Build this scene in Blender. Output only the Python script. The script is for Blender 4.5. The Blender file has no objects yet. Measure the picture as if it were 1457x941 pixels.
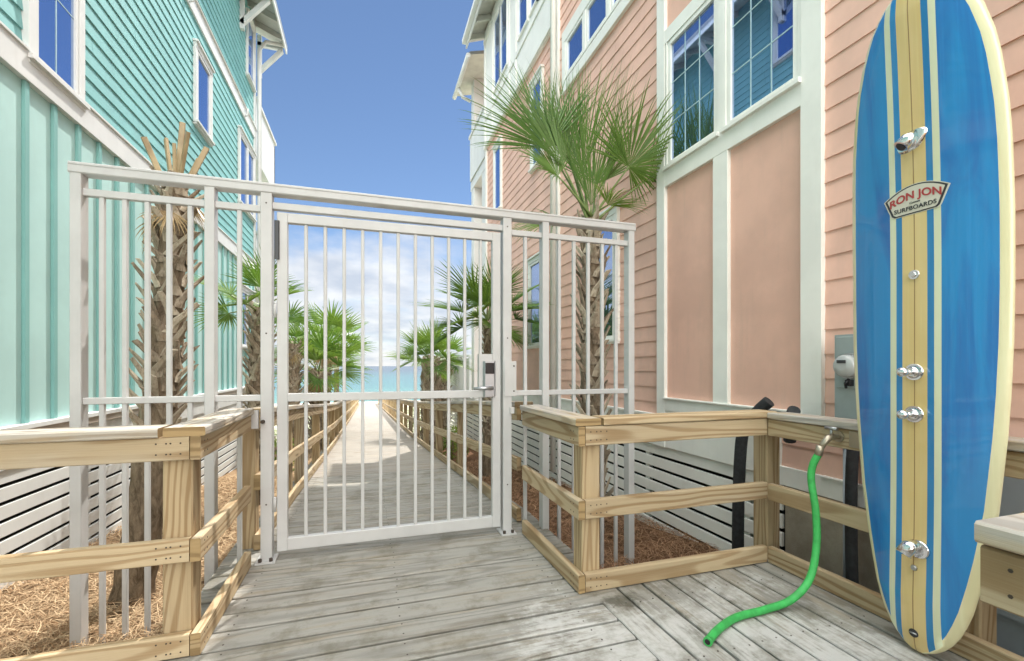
import bpy, math, random
from mathutils import Vector, Matrix
R = math.radians
rnd = random.Random(7)
SC = bpy.context.scene
COL = SC.collection

# ---------------------------------------------------------------- camera
cam_d = bpy.data.cameras.new('camera'); cam = bpy.data.objects.new('camera', cam_d); COL.objects.link(cam)
cam_d.sensor_width = 36; cam_d.lens = 36 * 645 / 1457
cam_d.shift_y = 50.5 / 1457
cam_d.clip_start = 0.02; cam_d.clip_end = 40000
cam.location = (0, 0, 1.2)
cam.rotation_euler = (R(90), 0, -math.atan(207.5 / 645))
SC.camera = cam

# ---------------------------------------------------------------- sky, sun, exposure
SUNV = Vector((0.31, 0.59, 1.0)).normalized()
EL = math.asin(SUNV.z); AZ = math.atan2(SUNV.x, SUNV.y)
w = bpy.data.worlds.new('World'); SC.world = w; w.use_nodes = True
nt = w.node_tree; nt.nodes.clear()
def WN(t, **k):
    n = nt.nodes.new(t)
    for a, b in k.items(): setattr(n, a, b)
    return n
sky = WN('ShaderNodeTexSky', sky_type='NISHITA', sun_disc=False, sun_elevation=EL, sun_rotation=AZ,
         air_density=0.9, dust_density=0.0, ozone_density=3.0, altitude=0)
bg = WN('ShaderNodeBackground'); bg.inputs['Strength'].default_value = 0.15
wo = WN('ShaderNodeOutputWorld')
tc = WN('ShaderNodeTexCoord'); sep = WN('ShaderNodeSeparateXYZ')
nt.links.new(tc.outputs['Generated'], sep.inputs[0])
def wm(op, a, b=None, c=None):
    n = WN('ShaderNodeMath', operation=op)
    for i, v in enumerate((a, b, c)):
        if v is None: continue
        if isinstance(v, (int, float)): n.inputs[i].default_value = v
        else: nt.links.new(v, n.inputs[i])
    return n.outputs[0]
zz = wm('MAXIMUM', sep.outputs['Z'], 0.0)
den = wm('ADD', zz, 0.22)
cx_ = wm('DIVIDE', sep.outputs['X'], den); cy_ = wm('DIVIDE', sep.outputs['Y'], den)
cmb = WN('ShaderNodeCombineXYZ'); nt.links.new(cx_, cmb.inputs[0]); nt.links.new(cy_, cmb.inputs[1])
ns = WN('ShaderNodeTexNoise'); ns.inputs['Scale'].default_value = 1.5; ns.inputs['Detail'].default_value = 8; ns.inputs['Roughness'].default_value = 0.58
nt.links.new(cmb.outputs[0], ns.inputs['Vector'])
# cloud cover falls off with elevation: a bank over the sea, clear blue above
cov = WN('ShaderNodeMapRange', interpolation_type='SMOOTHSTEP'); cov.inputs['From Min'].default_value = 0.15; cov.inputs['From Max'].default_value = 0.42
cov.inputs['To Min'].default_value = 0.36; cov.inputs['To Max'].default_value = -0.22
nt.links.new(zz, cov.inputs['Value'])
sm = wm('ADD', ns.outputs['Fac'], cov.outputs[0])
mk = WN('ShaderNodeMapRange', interpolation_type='SMOOTHSTEP'); mk.inputs['From Min'].default_value = 0.52; mk.inputs['From Max'].default_value = 0.86
nt.links.new(sm, mk.inputs['Value'])
n2 = WN('ShaderNodeTexNoise'); n2.inputs['Scale'].default_value = 3.4; n2.inputs['Detail'].default_value = 6
nt.links.new(cmb.outputs[0], n2.inputs['Vector'])
cr = WN('ShaderNodeMix', data_type='RGBA'); cr.inputs[6].default_value = (1.7, 1.85, 2.1, 1); cr.inputs[7].default_value = (2.6, 2.62, 2.65, 1)
m3 = WN('ShaderNodeMapRange'); m3.inputs['From Min'].default_value = 0.35; m3.inputs['From Max'].default_value = 0.65
nt.links.new(n2.outputs['Fac'], m3.inputs['Value']); nt.links.new(m3.outputs[0], cr.inputs[0])
mx = WN('ShaderNodeMix', data_type='RGBA')
hsv = WN('ShaderNodeHueSaturation'); hsv.inputs['Saturation'].default_value = 1.0; hsv.inputs['Value'].default_value = 0.33
nt.links.new(sky.outputs[0], hsv.inputs['Color'])
mkk = wm('MULTIPLY', mk.outputs[0], 0.9)
nt.links.new(mkk, mx.inputs[0]); nt.links.new(hsv.outputs[0], mx.inputs[6]); nt.links.new(cr.outputs[2], mx.inputs[7])
# unseen bright cloud overhead and inland, added to fill the shade
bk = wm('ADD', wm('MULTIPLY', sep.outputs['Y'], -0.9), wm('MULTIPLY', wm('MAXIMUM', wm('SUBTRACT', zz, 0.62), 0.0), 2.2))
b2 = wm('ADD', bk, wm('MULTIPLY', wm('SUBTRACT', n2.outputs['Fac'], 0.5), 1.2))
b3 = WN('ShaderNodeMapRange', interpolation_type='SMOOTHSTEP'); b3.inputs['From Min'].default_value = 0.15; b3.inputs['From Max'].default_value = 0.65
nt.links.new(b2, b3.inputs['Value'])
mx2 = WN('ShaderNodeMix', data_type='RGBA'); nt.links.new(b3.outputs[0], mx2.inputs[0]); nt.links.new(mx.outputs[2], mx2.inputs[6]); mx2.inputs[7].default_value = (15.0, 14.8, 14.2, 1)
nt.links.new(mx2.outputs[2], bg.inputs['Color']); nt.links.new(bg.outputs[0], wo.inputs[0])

sl = bpy.data.lights.new('sun', 'SUN'); sl.energy = 2.1; sl.angle = R(0.5); sl.color = (1.0, 0.95, 0.88)
so = bpy.data.objects.new('sun', sl); COL.objects.link(so); so.rotation_euler = SUNV.to_track_quat('Z', 'Y').to_euler()
SC.view_settings.view_transform = 'Standard'; SC.view_settings.look = 'None'; SC.view_settings.gamma = 1
SC.view_settings.exposure = 1.4

# ---------------------------------------------------------------- materials
class NB:
    def __init__(s, name):
        s.m = bpy.data.materials.new(name); s.m.use_nodes = True; s.t = s.m.node_tree; s.t.nodes.clear()
        s.out = s.n('ShaderNodeOutputMaterial'); s.p = s.n('ShaderNodeBsdfPrincipled'); s.l(s.p.outputs[0], s.out.inputs[0])
    def n(s, t, **k):
        x = s.t.nodes.new(t)
        for a, b in k.items(): setattr(x, a, b)
        return x
    def l(s, a, b): s.t.links.new(a, b)
    def put(s, inp, v):
        if isinstance(v, (int, float, tuple)): inp.default_value = v if not isinstance(v, tuple) or len(v) != 3 or inp.type == 'VECTOR' else (*v, 1)
        else: s.l(v, inp)
    def obj(s): return s.n('ShaderNodeTexCoord').outputs['Object']
    def uv(s): return s.n('ShaderNodeTexCoord').outputs['UV']
    def pos(s): return s.n('ShaderNodeNewGeometry').outputs['Position']
    def mapv(s, v, sc=(1, 1, 1), loc=(0, 0, 0)):
        m = s.n('ShaderNodeMapping'); s.l(v, m.inputs[0]); m.inputs['Scale'].default_value = sc; m.inputs['Location'].default_value = loc; return m.outputs[0]
    def noise(s, v, scale, det=4, rough=.55, dist=0, out='Fac'):
        x = s.n('ShaderNodeTexNoise'); s.l(v, x.inputs['Vector']); x.inputs['Scale'].default_value = scale; x.inputs['Detail'].default_value = det
        x.inputs['Roughness'].default_value = rough; x.inputs['Distortion'].default_value = dist; return x.outputs[out]
    def mr(s, v, a, b, c=0., d=1., smooth=True):
        x = s.n('ShaderNodeMapRange', interpolation_type='SMOOTHSTEP' if smooth else 'LINEAR'); s.l(v, x.inputs['Value'])
        for k, q in zip(('From Min', 'From Max', 'To Min', 'To Max'), (a, b, c, d)): x.inputs[k].default_value = q
        return x.outputs[0]
    def mix(s, f, a, b, mode='MIX'):
        x = s.n('ShaderNodeMix', data_type='RGBA', blend_type=mode); s.put(x.inputs[0], f); s.put(x.inputs[6], a); s.put(x.inputs[7], b); return x.outputs[2]
    def math(s, op, a, b=0.):
        x = s.n('ShaderNodeMath', operation=op); s.put(x.inputs[0], a); s.put(x.inputs[1], b); return x.outputs[0]
    def sep(s, v):
        x = s.n('ShaderNodeSeparateXYZ'); s.l(v, x.inputs[0]); return x.outputs
    def bump(s, h, st=.3, d=.01):
        b = s.n('ShaderNodeBump'); b.inputs['Strength'].default_value = st; b.inputs['Distance'].default_value = d; s.l(h, b.inputs['Height']); s.l(b.outputs[0], s.p.inputs['Normal'])
    def fin(s, col=None, rough=.6, metal=0., spec=None, coat=None):
        if col is not None: s.put(s.p.inputs['Base Color'], col)
        s.put(s.p.inputs['Roughness'], rough); s.p.inputs['Metallic'].default_value = metal
        if spec is not None: s.p.inputs['Specular IOR Level'].default_value = spec
        if coat: s.p.inputs['Coat Weight'].default_value = coat; s.p.inputs['Coat Roughness'].default_value = .05
        return s.m

def paint(name, col, rough=.55, var=.08, scale=3., bump=.0, dirt=.0):
    b = NB(name); v = b.pos()
    n = b.noise(v, scale, 5, .6)
    c2 = tuple(x * (1 - var) for x in col); c1 = tuple(min(1, x * (1 + var * .4)) for x in col)
    c = b.mix(b.mr(n, .35, .65), c2, c1)
    if dirt:
        d = b.noise(b.mapv(v, (6, 6, .7)), 1.6, 6, .7)
        c = b.mix(b.math('MULTIPLY', b.mr(d, .5, .8), dirt), c, (.30, .27, .22))
    if bump:
        b.bump(b.noise(v, 90, 3), bump, .002)
    return b.fin(c, rough)

def wood(name, light, dark, knots=True, rough=.75, grey=0., greycol=(.42, .40, .37), bumpst=.35, blotch=False, contrast=1.0, rings=5.0, ringw=.42):
    """long-grain lumber: uv.x runs along the board in metres, uv.y across with a random offset per board"""
    b = NB(name); uv = b.uv()
    warp = b.noise(b.mapv(uv, (.8, 3.5, 1)), 1.3, 2, .45, 0, 'Color')
    sub = b.n('ShaderNodeVectorMath', operation='SUBTRACT'); b.l(warp, sub.inputs[0]); sub.inputs[1].default_value = (.5, .5, .5)
    mul = b.n('ShaderNodeVectorMath', operation='MULTIPLY'); b.l(sub.outputs[0], mul.inputs[0]); mul.inputs[1].default_value = (.30, .10, 0)
    add = b.n('ShaderNodeVectorMath', operation='ADD'); b.l(uv, add.inputs[0]); b.l(mul.outputs[0], add.inputs[1])
    u2 = add.outputs[0]
    g = b.noise(b.mapv(u2, (.42, rings, 1)), 1.0, 1.6, .35)
    ring = b.math('SINE', b.math('MULTIPLY', g, 80.0)); ring = b.mr(ring, -.15, .98)
    fine = b.noise(b.mapv(uv, (3.5, 210, 1)), 1.0, 4, .65)
    streak = b.noise(b.mapv(uv, (.8, 38, 1)), 1.0, 3, .6)
    f = b.math('ADD', b.math('MULTIPLY', ring, ringw), b.math('ADD', b.math('MULTIPLY', fine, .50), b.math('MULTIPLY', streak, .42)))
    f = b.mr(f, .32, .98)
    c = b.mix(b.math('MULTIPLY', f, .72 * contrast), light, dark)
    tone = b.noise(b.mapv(uv, (.25, 3.1, 1)), 1.0, 2, .5)
    c = b.mix(b.mr(tone, .42, .68, 0., .6), c, b.mix(f, tuple(x * .66 for x in light), tuple(x * .7 for x in dark)))
    tone2 = b.noise(b.mapv(uv, (.5, 2.3, 1), (9, 4, 0)), 1.0, 4, .6)
    c = b.mix(b.mr(tone2, .50, .72, 0., .55), c, b.mix(f, (.50, .46, .39), (.26, .22, .17)))
    if grey:
        g = b.noise(b.mapv(uv, (1.2, 9, 1)), 1.3, 5, .65)
        gc = b.mix(b.math('MULTIPLY', f, .6), greycol, tuple(x * .55 for x in greycol))
        c = b.mix(b.mr(g, .62 - grey * .5, .78 - grey * .35), c, gc)
    if knots:
        vo = b.n('ShaderNodeTexVoronoi', feature='F1'); b.l(b.mapv(u2, (1.1, 8, 1)), vo.inputs['Vector']); vo.inputs['Scale'].default_value = 1.0
        kn = b.mr(vo.outputs['Distance'], .035, .12, 1., 0.)
        c = b.mix(b.math('MULTIPLY', kn, .75), c, tuple(x * .35 for x in dark))
    if blotch:
        p = b.pos(); s = b.sep(p)
        nn = b.noise(p, 1.7, 6, .7, .6); n3 = b.math('ADD', b.math('MULTIPLY', b.noise(p, 12, 6, .75), .5), b.math('MULTIPLY', b.noise(b.mapv(uv, (5, 45, 1)), 1., 4, .7), .6))
        # bleached salt blotches round the shower pad
        d = b.n('ShaderNodeVectorMath', operation='DISTANCE'); b.l(b.mapv(p, (1, 1, 0)), d.inputs[0]); d.inputs[1].default_value = (1.45, 1.55, 0)
        near = b.mr(d.outputs['Value'], .2, 1.6, 1., 0.)
        k = b.math('ADD', b.math('MULTIPLY', near, .20), b.math('ADD', b.math('MULTIPLY', nn, .50), b.math('MULTIPLY', n3, .55)))
        c = b.mix(b.mr(k, .655, .80, 0., .9), c, (.56, .56, .545))
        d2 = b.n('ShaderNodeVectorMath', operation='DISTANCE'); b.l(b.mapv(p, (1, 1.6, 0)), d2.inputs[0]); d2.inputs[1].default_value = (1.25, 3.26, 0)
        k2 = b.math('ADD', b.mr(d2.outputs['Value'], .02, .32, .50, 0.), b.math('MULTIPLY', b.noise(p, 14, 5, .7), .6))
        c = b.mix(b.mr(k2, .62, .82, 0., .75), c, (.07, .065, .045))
        st = b.noise(p, 4.5, 6, .7)
        c = b.mix(b.mr(st, .47, .68, 0., .62), c, (.155, .14, .10))
        st2 = b.noise(b.mapv(uv, (2.5, 60, 1)), 1.0, 5, .7); c = b.mix(b.mr(st2, .60, .74, 0., .55), c, (.10, .09, .07))
    b.bump(b.math('ADD', f, b.math('MULTIPLY', fine, .5)), bumpst, .003)
    return b.fin(c, rough, spec=.25)

M = {}
M['white'] = paint('white_trim_paint', (.68, .70, .69), .5, .05, 2.5, .1, .10)
M['cream_trim'] = paint('cream_trim_paint', (.86, .86, .81), .5, .05, 2.5, .1, .06)
M['metal_white'] = paint('white_powder_coated_metal', (.54, .54, .535), .38, .06, 4, 0, .12)
M['aqua_lap'] = paint('aqua_lap_siding_paint', (.20, .45, .45), .6, .07, 2.0, .25, .05)
M['aqua_panel'] = paint('pale_aqua_panel_paint', (.42, .64, .62), .6, .06, 1.5, .3, .05)
M['aqua_batten'] = paint('dark_aqua_batten', (.20, .42, .40), .6, .06, 1.5, .2)  # one even aqua, darker than the panels
M['pink_lap'] = paint('salmon_lap_siding_paint', (.79, .50, .40), .62, .09, 2.2, .2, .14)
M['pink_panel'] = paint('salmon_panel_paint', (.77, .475, .375), .65, .09, 1.6, .45, .16)
M['dark_void'] = paint('painted_darkness', (.03, .03, .03), .9)  # near-black colour standing in for the unlit space under the houses
M['roof'] = paint('grey_metal_roof', (.30, .32, .33), .4, .15)
M['soffit'] = paint('soffit_boards', (.58, .58, .53), .6, .12, 4)
M['taupe'] = paint('taupe_ledge_band', (.46, .41, .35), .6, .1)  # brownish band beneath the white ledge cap
M['black_foam'] = paint('black_pipe_foam', (.025, .027, .03), .8, .3, 30, .3)
M['grey_pvc'] = paint('grey_conduit', (.33, .38, .42), .5, .1)
M['box_grey'] = paint('grey_meter_box', (.30, .36, .36), .45, .1)
M['hose'] = paint('green_hose_rubber', (.05, .44, .10), .55, .2, 20)
M['brass'] = NB('dull_brass').fin((.42, .38, .30), .4, .8)
M['chrome'] = NB('polished_chrome').fin((.80, .80, .82), .09, 1.0)
M['satin'] = NB('satin_steel').fin((.45, .46, .48), .32, .9)
M['black_glossy'] = NB('black_plastic').fin((.012, .012, .015), .2)
M['screw'] = NB('rusty_screw').fin((.06, .045, .035), .6, .3)
M['wood_new'] = wood('yellow_pine_lumber', (.55, .435, .28), (.30, .19, .09))
M['wood_post'] = wood('yellow_pine_post', (.50, .385, .235), (.27, .17, .08), rings=6.)
M['wood_cap'] = wood('weathered_cap_lumber', (.58, .48, .34), (.34, .25, .15), grey=.55, greycol=(.50, .47, .43))
M['wood_end'] = wood('end_grain', (.40, .28, .14), (.20, .13, .06), knots=False)
M['deck'] = wood('weathered_deck_boards', (.355, .31, .24), (.15, .13, .10), grey=.70, greycol=(.345, .335, .305), blotch=True, bumpst=.6, ringw=.32, rings=4., contrast=1.25)
M['deck_far'] = wood('sunlit_deck_boards', (.39, .345, .285), (.27, .23, .185), grey=.5, greycol=(.38, .355, .32))  # paler deck copy for the sunlit stretch, brightness put into the colour

def concrete():
    b = NB('stucco_foundation'); p = b.pos()
    c = b.mix(b.mr(b.noise(p, 5, 6, .65), .3, .7), (.30, .26, .20), (.42, .37, .29))
    sp = b.noise(p, 160, 2, .6); c = b.mix(b.mr(sp, .5, .75, 0, .4), c, (.20, .17, .13)); b.bump(sp, .5, .004); return b.fin(c, .9)
M['stucco'] = concrete()

def glassm(name, tint=(.52, .66, .95), f=.62):
    b = NB(name)
    b.fin((.012, .03, .09), .3)
    g = b.n('ShaderNodeBsdfGlossy'); g.inputs['Color'].default_value = (*tint, 1); g.inputs['Roughness'].default_value = .012
    mxs = b.n('ShaderNodeMixShader'); mxs.inputs[0].default_value = f
    b.l(b.p.outputs[0], mxs.inputs[1]); b.l(g.outputs[0], mxs.inputs[2]); b.l(mxs.outputs[0], b.out.inputs[0]); return b.m
M['glass'] = glassm('sky_tinted_window_glass')  # blue of the reflected sky put into the glass colour
M['grille'] = paint('window_grille', (.42, .58, .62), .4)
M['lens'] = NB('clear_meter_glass').fin((.42, .45, .45), .06, 0, .9)

def leafm(name, c1, c2, c3, tr=.35):
    b = NB(name); p = b.pos()
    at = b.n('ShaderNodeAttribute'); at.attribute_name = 'tone'
    c = b.mix(at.outputs['Fac'], c1, c2); c = b.mix(b.mr(b.noise(p, 5, 3), .45, .75, 0, .7), c, c3)
    b.fin(c, .42, spec=.4)
    t = b.n('ShaderNodeBsdfTranslucent'); b.l(b.mix(1.0, c, (1.0, 1.0, .45), 'MULTIPLY'), t.inputs['Color'])
    mxs = b.n('ShaderNodeMixShader'); mxs.inputs[0].default_value = tr
    b.l(b.p.outputs[0], mxs.inputs[1]); b.l(t.outputs[0], mxs.inputs[2]); b.l(mxs.outputs[0], b.out.inputs[0]); return b.m
M['leaf'] = leafm('palm_leaf', (.09, .20, .04), (.23, .34, .08), (.15, .24, .06))
M['leaf_dead'] = leafm('dry_palm_leaf', (.34, .24, .12), (.52, .40, .22), (.28, .19, .10), .15)
M['petiole'] = leafm('palm_stalk', (.16, .24, .07), (.24, .30, .10), (.20, .24, .08), .1)
M['stub'] = leafm('cut_frond_stalk', (.34, .25, .13), (.50, .40, .24), (.22, .15, .08), .0)
M['shrub'] = leafm('shrub_leaf', (.12, .20, .05), (.28, .34, .10), (.09, .15, .04), .3)
def bark(name, a, b_, c_, tonal=False):
    b = NB(name); p = b.pos()
    n = b.noise(b.mapv(p, (1, 1, .35)), 26, 6, .7, .5); c = b.mix(b.mr(n, .3, .7), a, b_)
    c = b.mix(b.mr(b.noise(p, 9, 4), .5, .75, 0, .7), c, c_); b.bump(n, .8, .02)
    if tonal:
        at = b.n('ShaderNodeAttribute'); at.attribute_name = 'tone'; c = b.mix(b.mr(at.outputs['Fac'], 0, 1, 0, .85), c, (.54, .47, .36)); c = b.mix(b.mr(b.noise(b.mapv(p, (1, 1, .3)), 70, 3), .5, .7, 0, .45), c, (.12, .08, .05))
    return b.fin(c, .9, spec=.1)
M['bark'] = bark('palm_bark', (.10, .075, .05), (.30, .235, .165), (.20, .14, .09))
M['boot'] = bark('grey_palm_boot', (.17, .13, .09), (.40, .33, .25), (.28, .19, .12), True)

def ground_mat():
    b = NB('sand_and_pine_straw'); p = b.pos(); s = b.sep(p)
    n = b.noise(b.mapv(p, (1, 1, 1)), 45, 6, .8, 1.2); n2 = b.noise(p, 3, 4, .6)
    straw = b.mix(b.mr(n, .35, .7), (.20, .12, .065), (.56, .41, .25)); straw = b.mix(b.mr(n2, .5, .75, 0, .5), straw, (.24, .14, .08))
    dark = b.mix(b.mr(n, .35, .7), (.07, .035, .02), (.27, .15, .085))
    c = b.mix(b.mr(s['X'], .1, .6), straw, dark)  # straw turns browner to the right, shade put into its colour
    sand = b.mix(b.mr(n2, .3, .7), (.42, .39, .34), (.50, .48, .43))
    veg = b.mix(b.mr(b.noise(p, 2.5, 5, .7), .4, .6), (.16, .20, .08), (.62, .58, .48))
    c = b.mix(b.mr(s['Y'], 13, 17), c, veg); c = b.mix(b.mr(s['Y'], 44, 50), c, sand)
    b.bump(n, .8, .03); return b.fin(c, .95, spec=.1)
M['ground'] = ground_mat()
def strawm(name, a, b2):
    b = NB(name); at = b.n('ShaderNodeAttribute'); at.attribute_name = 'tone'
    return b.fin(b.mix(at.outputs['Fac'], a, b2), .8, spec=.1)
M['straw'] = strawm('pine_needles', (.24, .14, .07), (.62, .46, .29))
M['straw_shaded'] = strawm('shaded_pine_needles', (.13, .065, .035), (.44, .27, .16))  # darker copy of the needles, right-hand shade put into the colour

def sea_mat():
    b = NB('sea_water'); p = b.pos(); s = b.sep(p)
    lg = b.math('LOGARITHM', b.math('MAXIMUM', s['Y'], 60.), 10.)
    band = b.noise(b.mapv(p, (.004, .03, 1)), 1.0, 4, .6)
    lg2 = b.math('ADD', lg, b.math('MULTIPLY', b.math('SUBTRACT', band, .5), .45))
    c = b.mix(b.mr(lg2, 1.9, 2.35), (.075, .19, .17), (.035, .125, .14))
    c = b.mix(b.mr(lg2, 2.3, 2.9), c, (.020, .048, .082))
    rip = b.noise(b.mapv(p, (.18, .55, 1)), 1.0, 7, .75)
    c = b.mix(b.mr(rip, .55, .78, 0, .4), c, (.16, .25, .24))
    fo = b.noise(b.mapv(p, (.05, .6, 1)), 1.0, 5, .7)
    near = b.mr(s['Y'], 82, 105, .16, 0.)
    c = b.mix(b.mr(b.math('ADD', fo, near), .72, .76, 0, .9), c, (.55, .58, .57))
    b.bump(rip, .6, .4); return b.fin(c, .22, spec=.35)
M['sea'] = sea_mat()

def board_paint(name, c1, c2, stretch):
    b = NB(name); o = b.obj()
    n = b.noise(b.mapv(o, (1, 5, .8)), stretch, 4, .55, 1.0); c = b.mix(b.mr(n, .35, .68), c1, c2)
    f = b.noise(b.mapv(o, (1, 60, 1)), 1.5, 3); c = b.mix(b.mr(f, .5, .8, 0, .12), c, tuple(min(1, x * 1.6 + .03) for x in c1))
    b.fin(c, .28, coat=.8); return b.m
M['blue'] = board_paint('blue_board_resin', (.012, .235, .56), (.010, .14, .44), 1.6)
M['thin_blue'] = board_paint('blue_stripe_resin', (.014, .22, .50), (.010, .19, .44), 1.6)
M['cream'] = board_paint('cream_board_resin', (.76, .72, .46), (.70, .64, .38), 1.4)
M['yellow'] = board_paint('amber_board_resin', (.74, .56, .25), (.68, .50, .20), 1.4)
M['pale'] = board_paint('pale_pin_line_resin', (.72, .74, .52), (.66, .68, .46), 1.4)
M['stringer'] = NB('dark_wood_stringer').fin((.34, .20, .08), .3)
M['badge_cream'] = NB('badge_cream').fin((.66, .62, .52), .35)
M['badge_dark'] = NB('badge_dark').fin((.035, .035, .04), .35)
M['badge_red'] = NB('badge_red').fin((.42, .05, .05), .35)
M['dial'] = NB('dial_face').fin((.62, .64, .64), .4)

# ---------------------------------------------------------------- mesh helpers
class MB:
    def __init__(s, seed=0): s.v = []; s.f = []; s.uv = []; s.mi = []; s.tone = []; s.sm = []
    def face(s, idx, uv=None, mi=0, smooth=False):
        s.f.append(tuple(idx)); s.uv.append(uv or [(0, 0)] * len(idx)); s.mi.append(mi); s.sm.append(smooth)
    def vert(s, p, tone=0.): s.v.append(tuple(p)); s.tone.append(tone); return len(s.v) - 1
    def beam(s, p0, p1, w, h, up=(0, 0, 1), mi=0, end=None, bev=0., shift=None):
        """board from p0 to p1 (centre line), w across (side), h along up"""
        p0 = Vector(p0); p1 = Vector(p1); d = (p1 - p0); L = d.length; d.normalize(); up = Vector(up)
        sd = d.cross(up)
        if sd.length < 1e-5: up = Vector((0, 1, 0)); sd = d.cross(up)
        sd.normalize(); up = sd.cross(d).normalized()
        off = rnd.random() * 40; lo = rnd.random() * 40
        if bev > 0:
            a, b = w / 2, h / 2; c = bev
            prof = [(-a + c, -b), (a - c, -b), (a, -b + c), (a, b - c), (a - c, b), (-a + c, b), (-a, b - c), (-a, -b + c)]
        else:
            a, b = w / 2, h / 2; prof = [(-a, -b), (a, -b), (a, b), (-a, b)]
        n = len(prof); i0 = [s.vert(p0 + sd * x + up * y) for x, y in prof]; i1 = [s.vert(p1 + sd * x + up * y) for x, y in prof]
        per = off
        for k in range(n):
            k2 = (k + 1) % n
            q = math.dist(prof[k], prof[k2])
            s.face((i0[k], i0[k2], i1[k2], i1[k]), [(lo, per), (lo, per + q), (lo + L, per + q), (lo + L, per)], mi)
            per += q
        e = mi if end is None else end
        s.face(tuple(reversed(i0)), [(off + x, lo + y) for x, y in reversed(prof)], e)
        s.face(tuple(i1), [(off + x, lo + y) for x, y in prof], e)
    def box(s, x0, x1, y0, y1, z0, z1, mi=0, bev=0.):
        dx, dy, dz = x1 - x0, y1 - y0, z1 - z0
        cx, cy, cz = (x0 + x1) / 2, (y0 + y1) / 2, (z0 + z1) / 2
        if dy >= dx and dy >= dz: s.beam((cx, y0, cz), (cx, y1, cz), dx, dz, (0, 0, 1), mi, None, bev)
        elif dx >= dz: s.beam((x0, cy, cz), (x1, cy, cz), dy, dz, (0, 0, 1), mi, None, bev)
        else: s.beam((cx, cy, z0), (cx, cy, z1), dx, dy, (0, 1, 0), mi, None, bev)
    def tube(s, pts, r, n=12, mi=0, caps=True, smooth=True):
        pts = [Vector(p) for p in pts]; rings = []; prev = None
        for i, p in enumerate(pts):
            d = (pts[min(i + 1, len(pts) - 1)] - pts[max(i - 1, 0)]).normalized()
            a = prev if prev is not None else (Vector((0, 0, 1)) if abs(d.z) < .9 else Vector((1, 0, 0)))
            sdv = d.cross(a).normalized(); u = sdv.cross(d).normalized(); prev = u
            rr = r[i] if isinstance(r, (list, tuple)) else r
            rings.append([s.vert(p + (sdv * math.cos(t) + u * math.sin(t)) * rr) for t in [2 * math.pi * k / n for k in range(n)]])
        for A, B in zip(rings, rings[1:]):
            for k in range(n): s.face((A[k], A[(k + 1) % n], B[(k + 1) % n], B[k]), None, mi, smooth)
        if caps:
            s.face(tuple(reversed(rings[0])), None, mi); s.face(tuple(rings[-1]), None, mi)
    def build(s, name, mats, parent=None, loc=None):
        me = bpy.data.meshes.new(name); me.from_pydata(s.v, [], s.f)
        if not isinstance(mats, (list, tuple)): mats = [mats]
        for m in mats: me.materials.append(M[m])
        ul = me.uv_layers.new(name='UVMap'); flat = []
        for u in s.uv:
            for q in u: flat += q
        ul.data.foreach_set('uv', flat)
        me.polygons.foreach_set('material_index', s.mi); me.polygons.foreach_set('use_smooth', s.sm)
        if any(s.tone):
            at = me.attributes.new('tone', 'FLOAT', 'POINT'); at.data.foreach_set('value', s.tone)
        me.update()
        o = bpy.data.objects.new(name, me); COL.objects.link(o)
        if parent is not None:
            o.parent = parent
            o.matrix_parent_inverse = Matrix.Translation(parent_world(parent)).inverted()
        return o
def parent_world(p):
    return p.location.copy() if p.parent is None else Vector((0, 0, 0))
def tag(o, label=None, cat=None, group=None, kind=None):
    if label: o['label'] = label
    if cat: o['category'] = cat
    if group: o['group'] = group
    if kind: o['kind'] = kind
    return o
def thing(name, loc, label, cat, group=None):
    o = bpy.data.objects.new(name, None); COL.objects.link(o); o.location = loc; o.empty_display_size = .2
    return tag(o, label, cat, group)

# ---------------------------------------------------------------- levels
def dz(y):      # walkway floor height: level to the gate, then a long ramp down to the beach
    P = [(-9, 0), (3.5, 0), (5.2, -.13), (8, -.35), (11, -.57), (15, -.80), (20, -1.10), (27, -1.50), (36, -2.0), (48, -2.62), (60, -3.2)]
    for (a, b), (c, d) in zip(P, P[1:]):
        if y <= c: return b + (d - b) * (y - a) / (c - a)
    return P[-1][1]
def gz(y):
    P = [(-60, -.2), (0, -.25), (3.14, -.36), (6, -.56), (9, -.77), (11.5, -.95), (20, -1.5), (30, -2.1), (48, -3.0), (70, -4.4), (88, -5.3), (130, -7.5), (500, -10)]
    for (a, b), (c, d) in zip(P, P[1:]):
        if y <= c: return b + (d - b) * max(0, (y - a)) / (c - a)
    return P[-1][1]

# ground sheet
mb = MB(); ys = [-60, -20, -8, -4, -2, 0, 1, 2, 3.14, 4, 5, 6, 7, 8, 9, 10, 11.5, 13, 15, 17.5, 20, 25, 30, 36, 42, 48, 55, 62, 70, 78, 88, 110, 130, 500]
xs = [-3000, -600, -100, -40, -15, -8, -4] + [-3.2 + .4 * k for k in range(19)] + [8, 15, 40, 100, 600, 3000]
gi = {}
for i, y in enumerate(ys):
    for j, x in enumerate(xs):
        amp = .035 if (abs(x) < 5 and 1 < y < 15) else (.5 if (y > 16 and y < 60 and abs(x) > 6) else 0)
        gi[i, j] = mb.vert((x, y, gz(y) + amp * (math.sin(x * 5.1 + y * 2.3) * .5 + math.sin(x * 2.3 - y * 3.7) * .5 - (0 if amp < .1 else -.3))))
for i in range(len(ys) - 1):
    for j in range(len(xs) - 1): mb.face((gi[i, j], gi[i, j + 1], gi[i + 1, j + 1], gi[i + 1, j]), None, 0, True)
tag(mb.build('ground', 'ground'), kind='structure')
mb = MB(); mb.face([mb.vert(p) for p in ((-15000, 62, -5.1), (15000, 62, -5.1), (15000, 22000, -5.1), (-15000, 22000, -5.1))])
tag(mb.build('sea', 'sea'), kind='structure')

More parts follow.
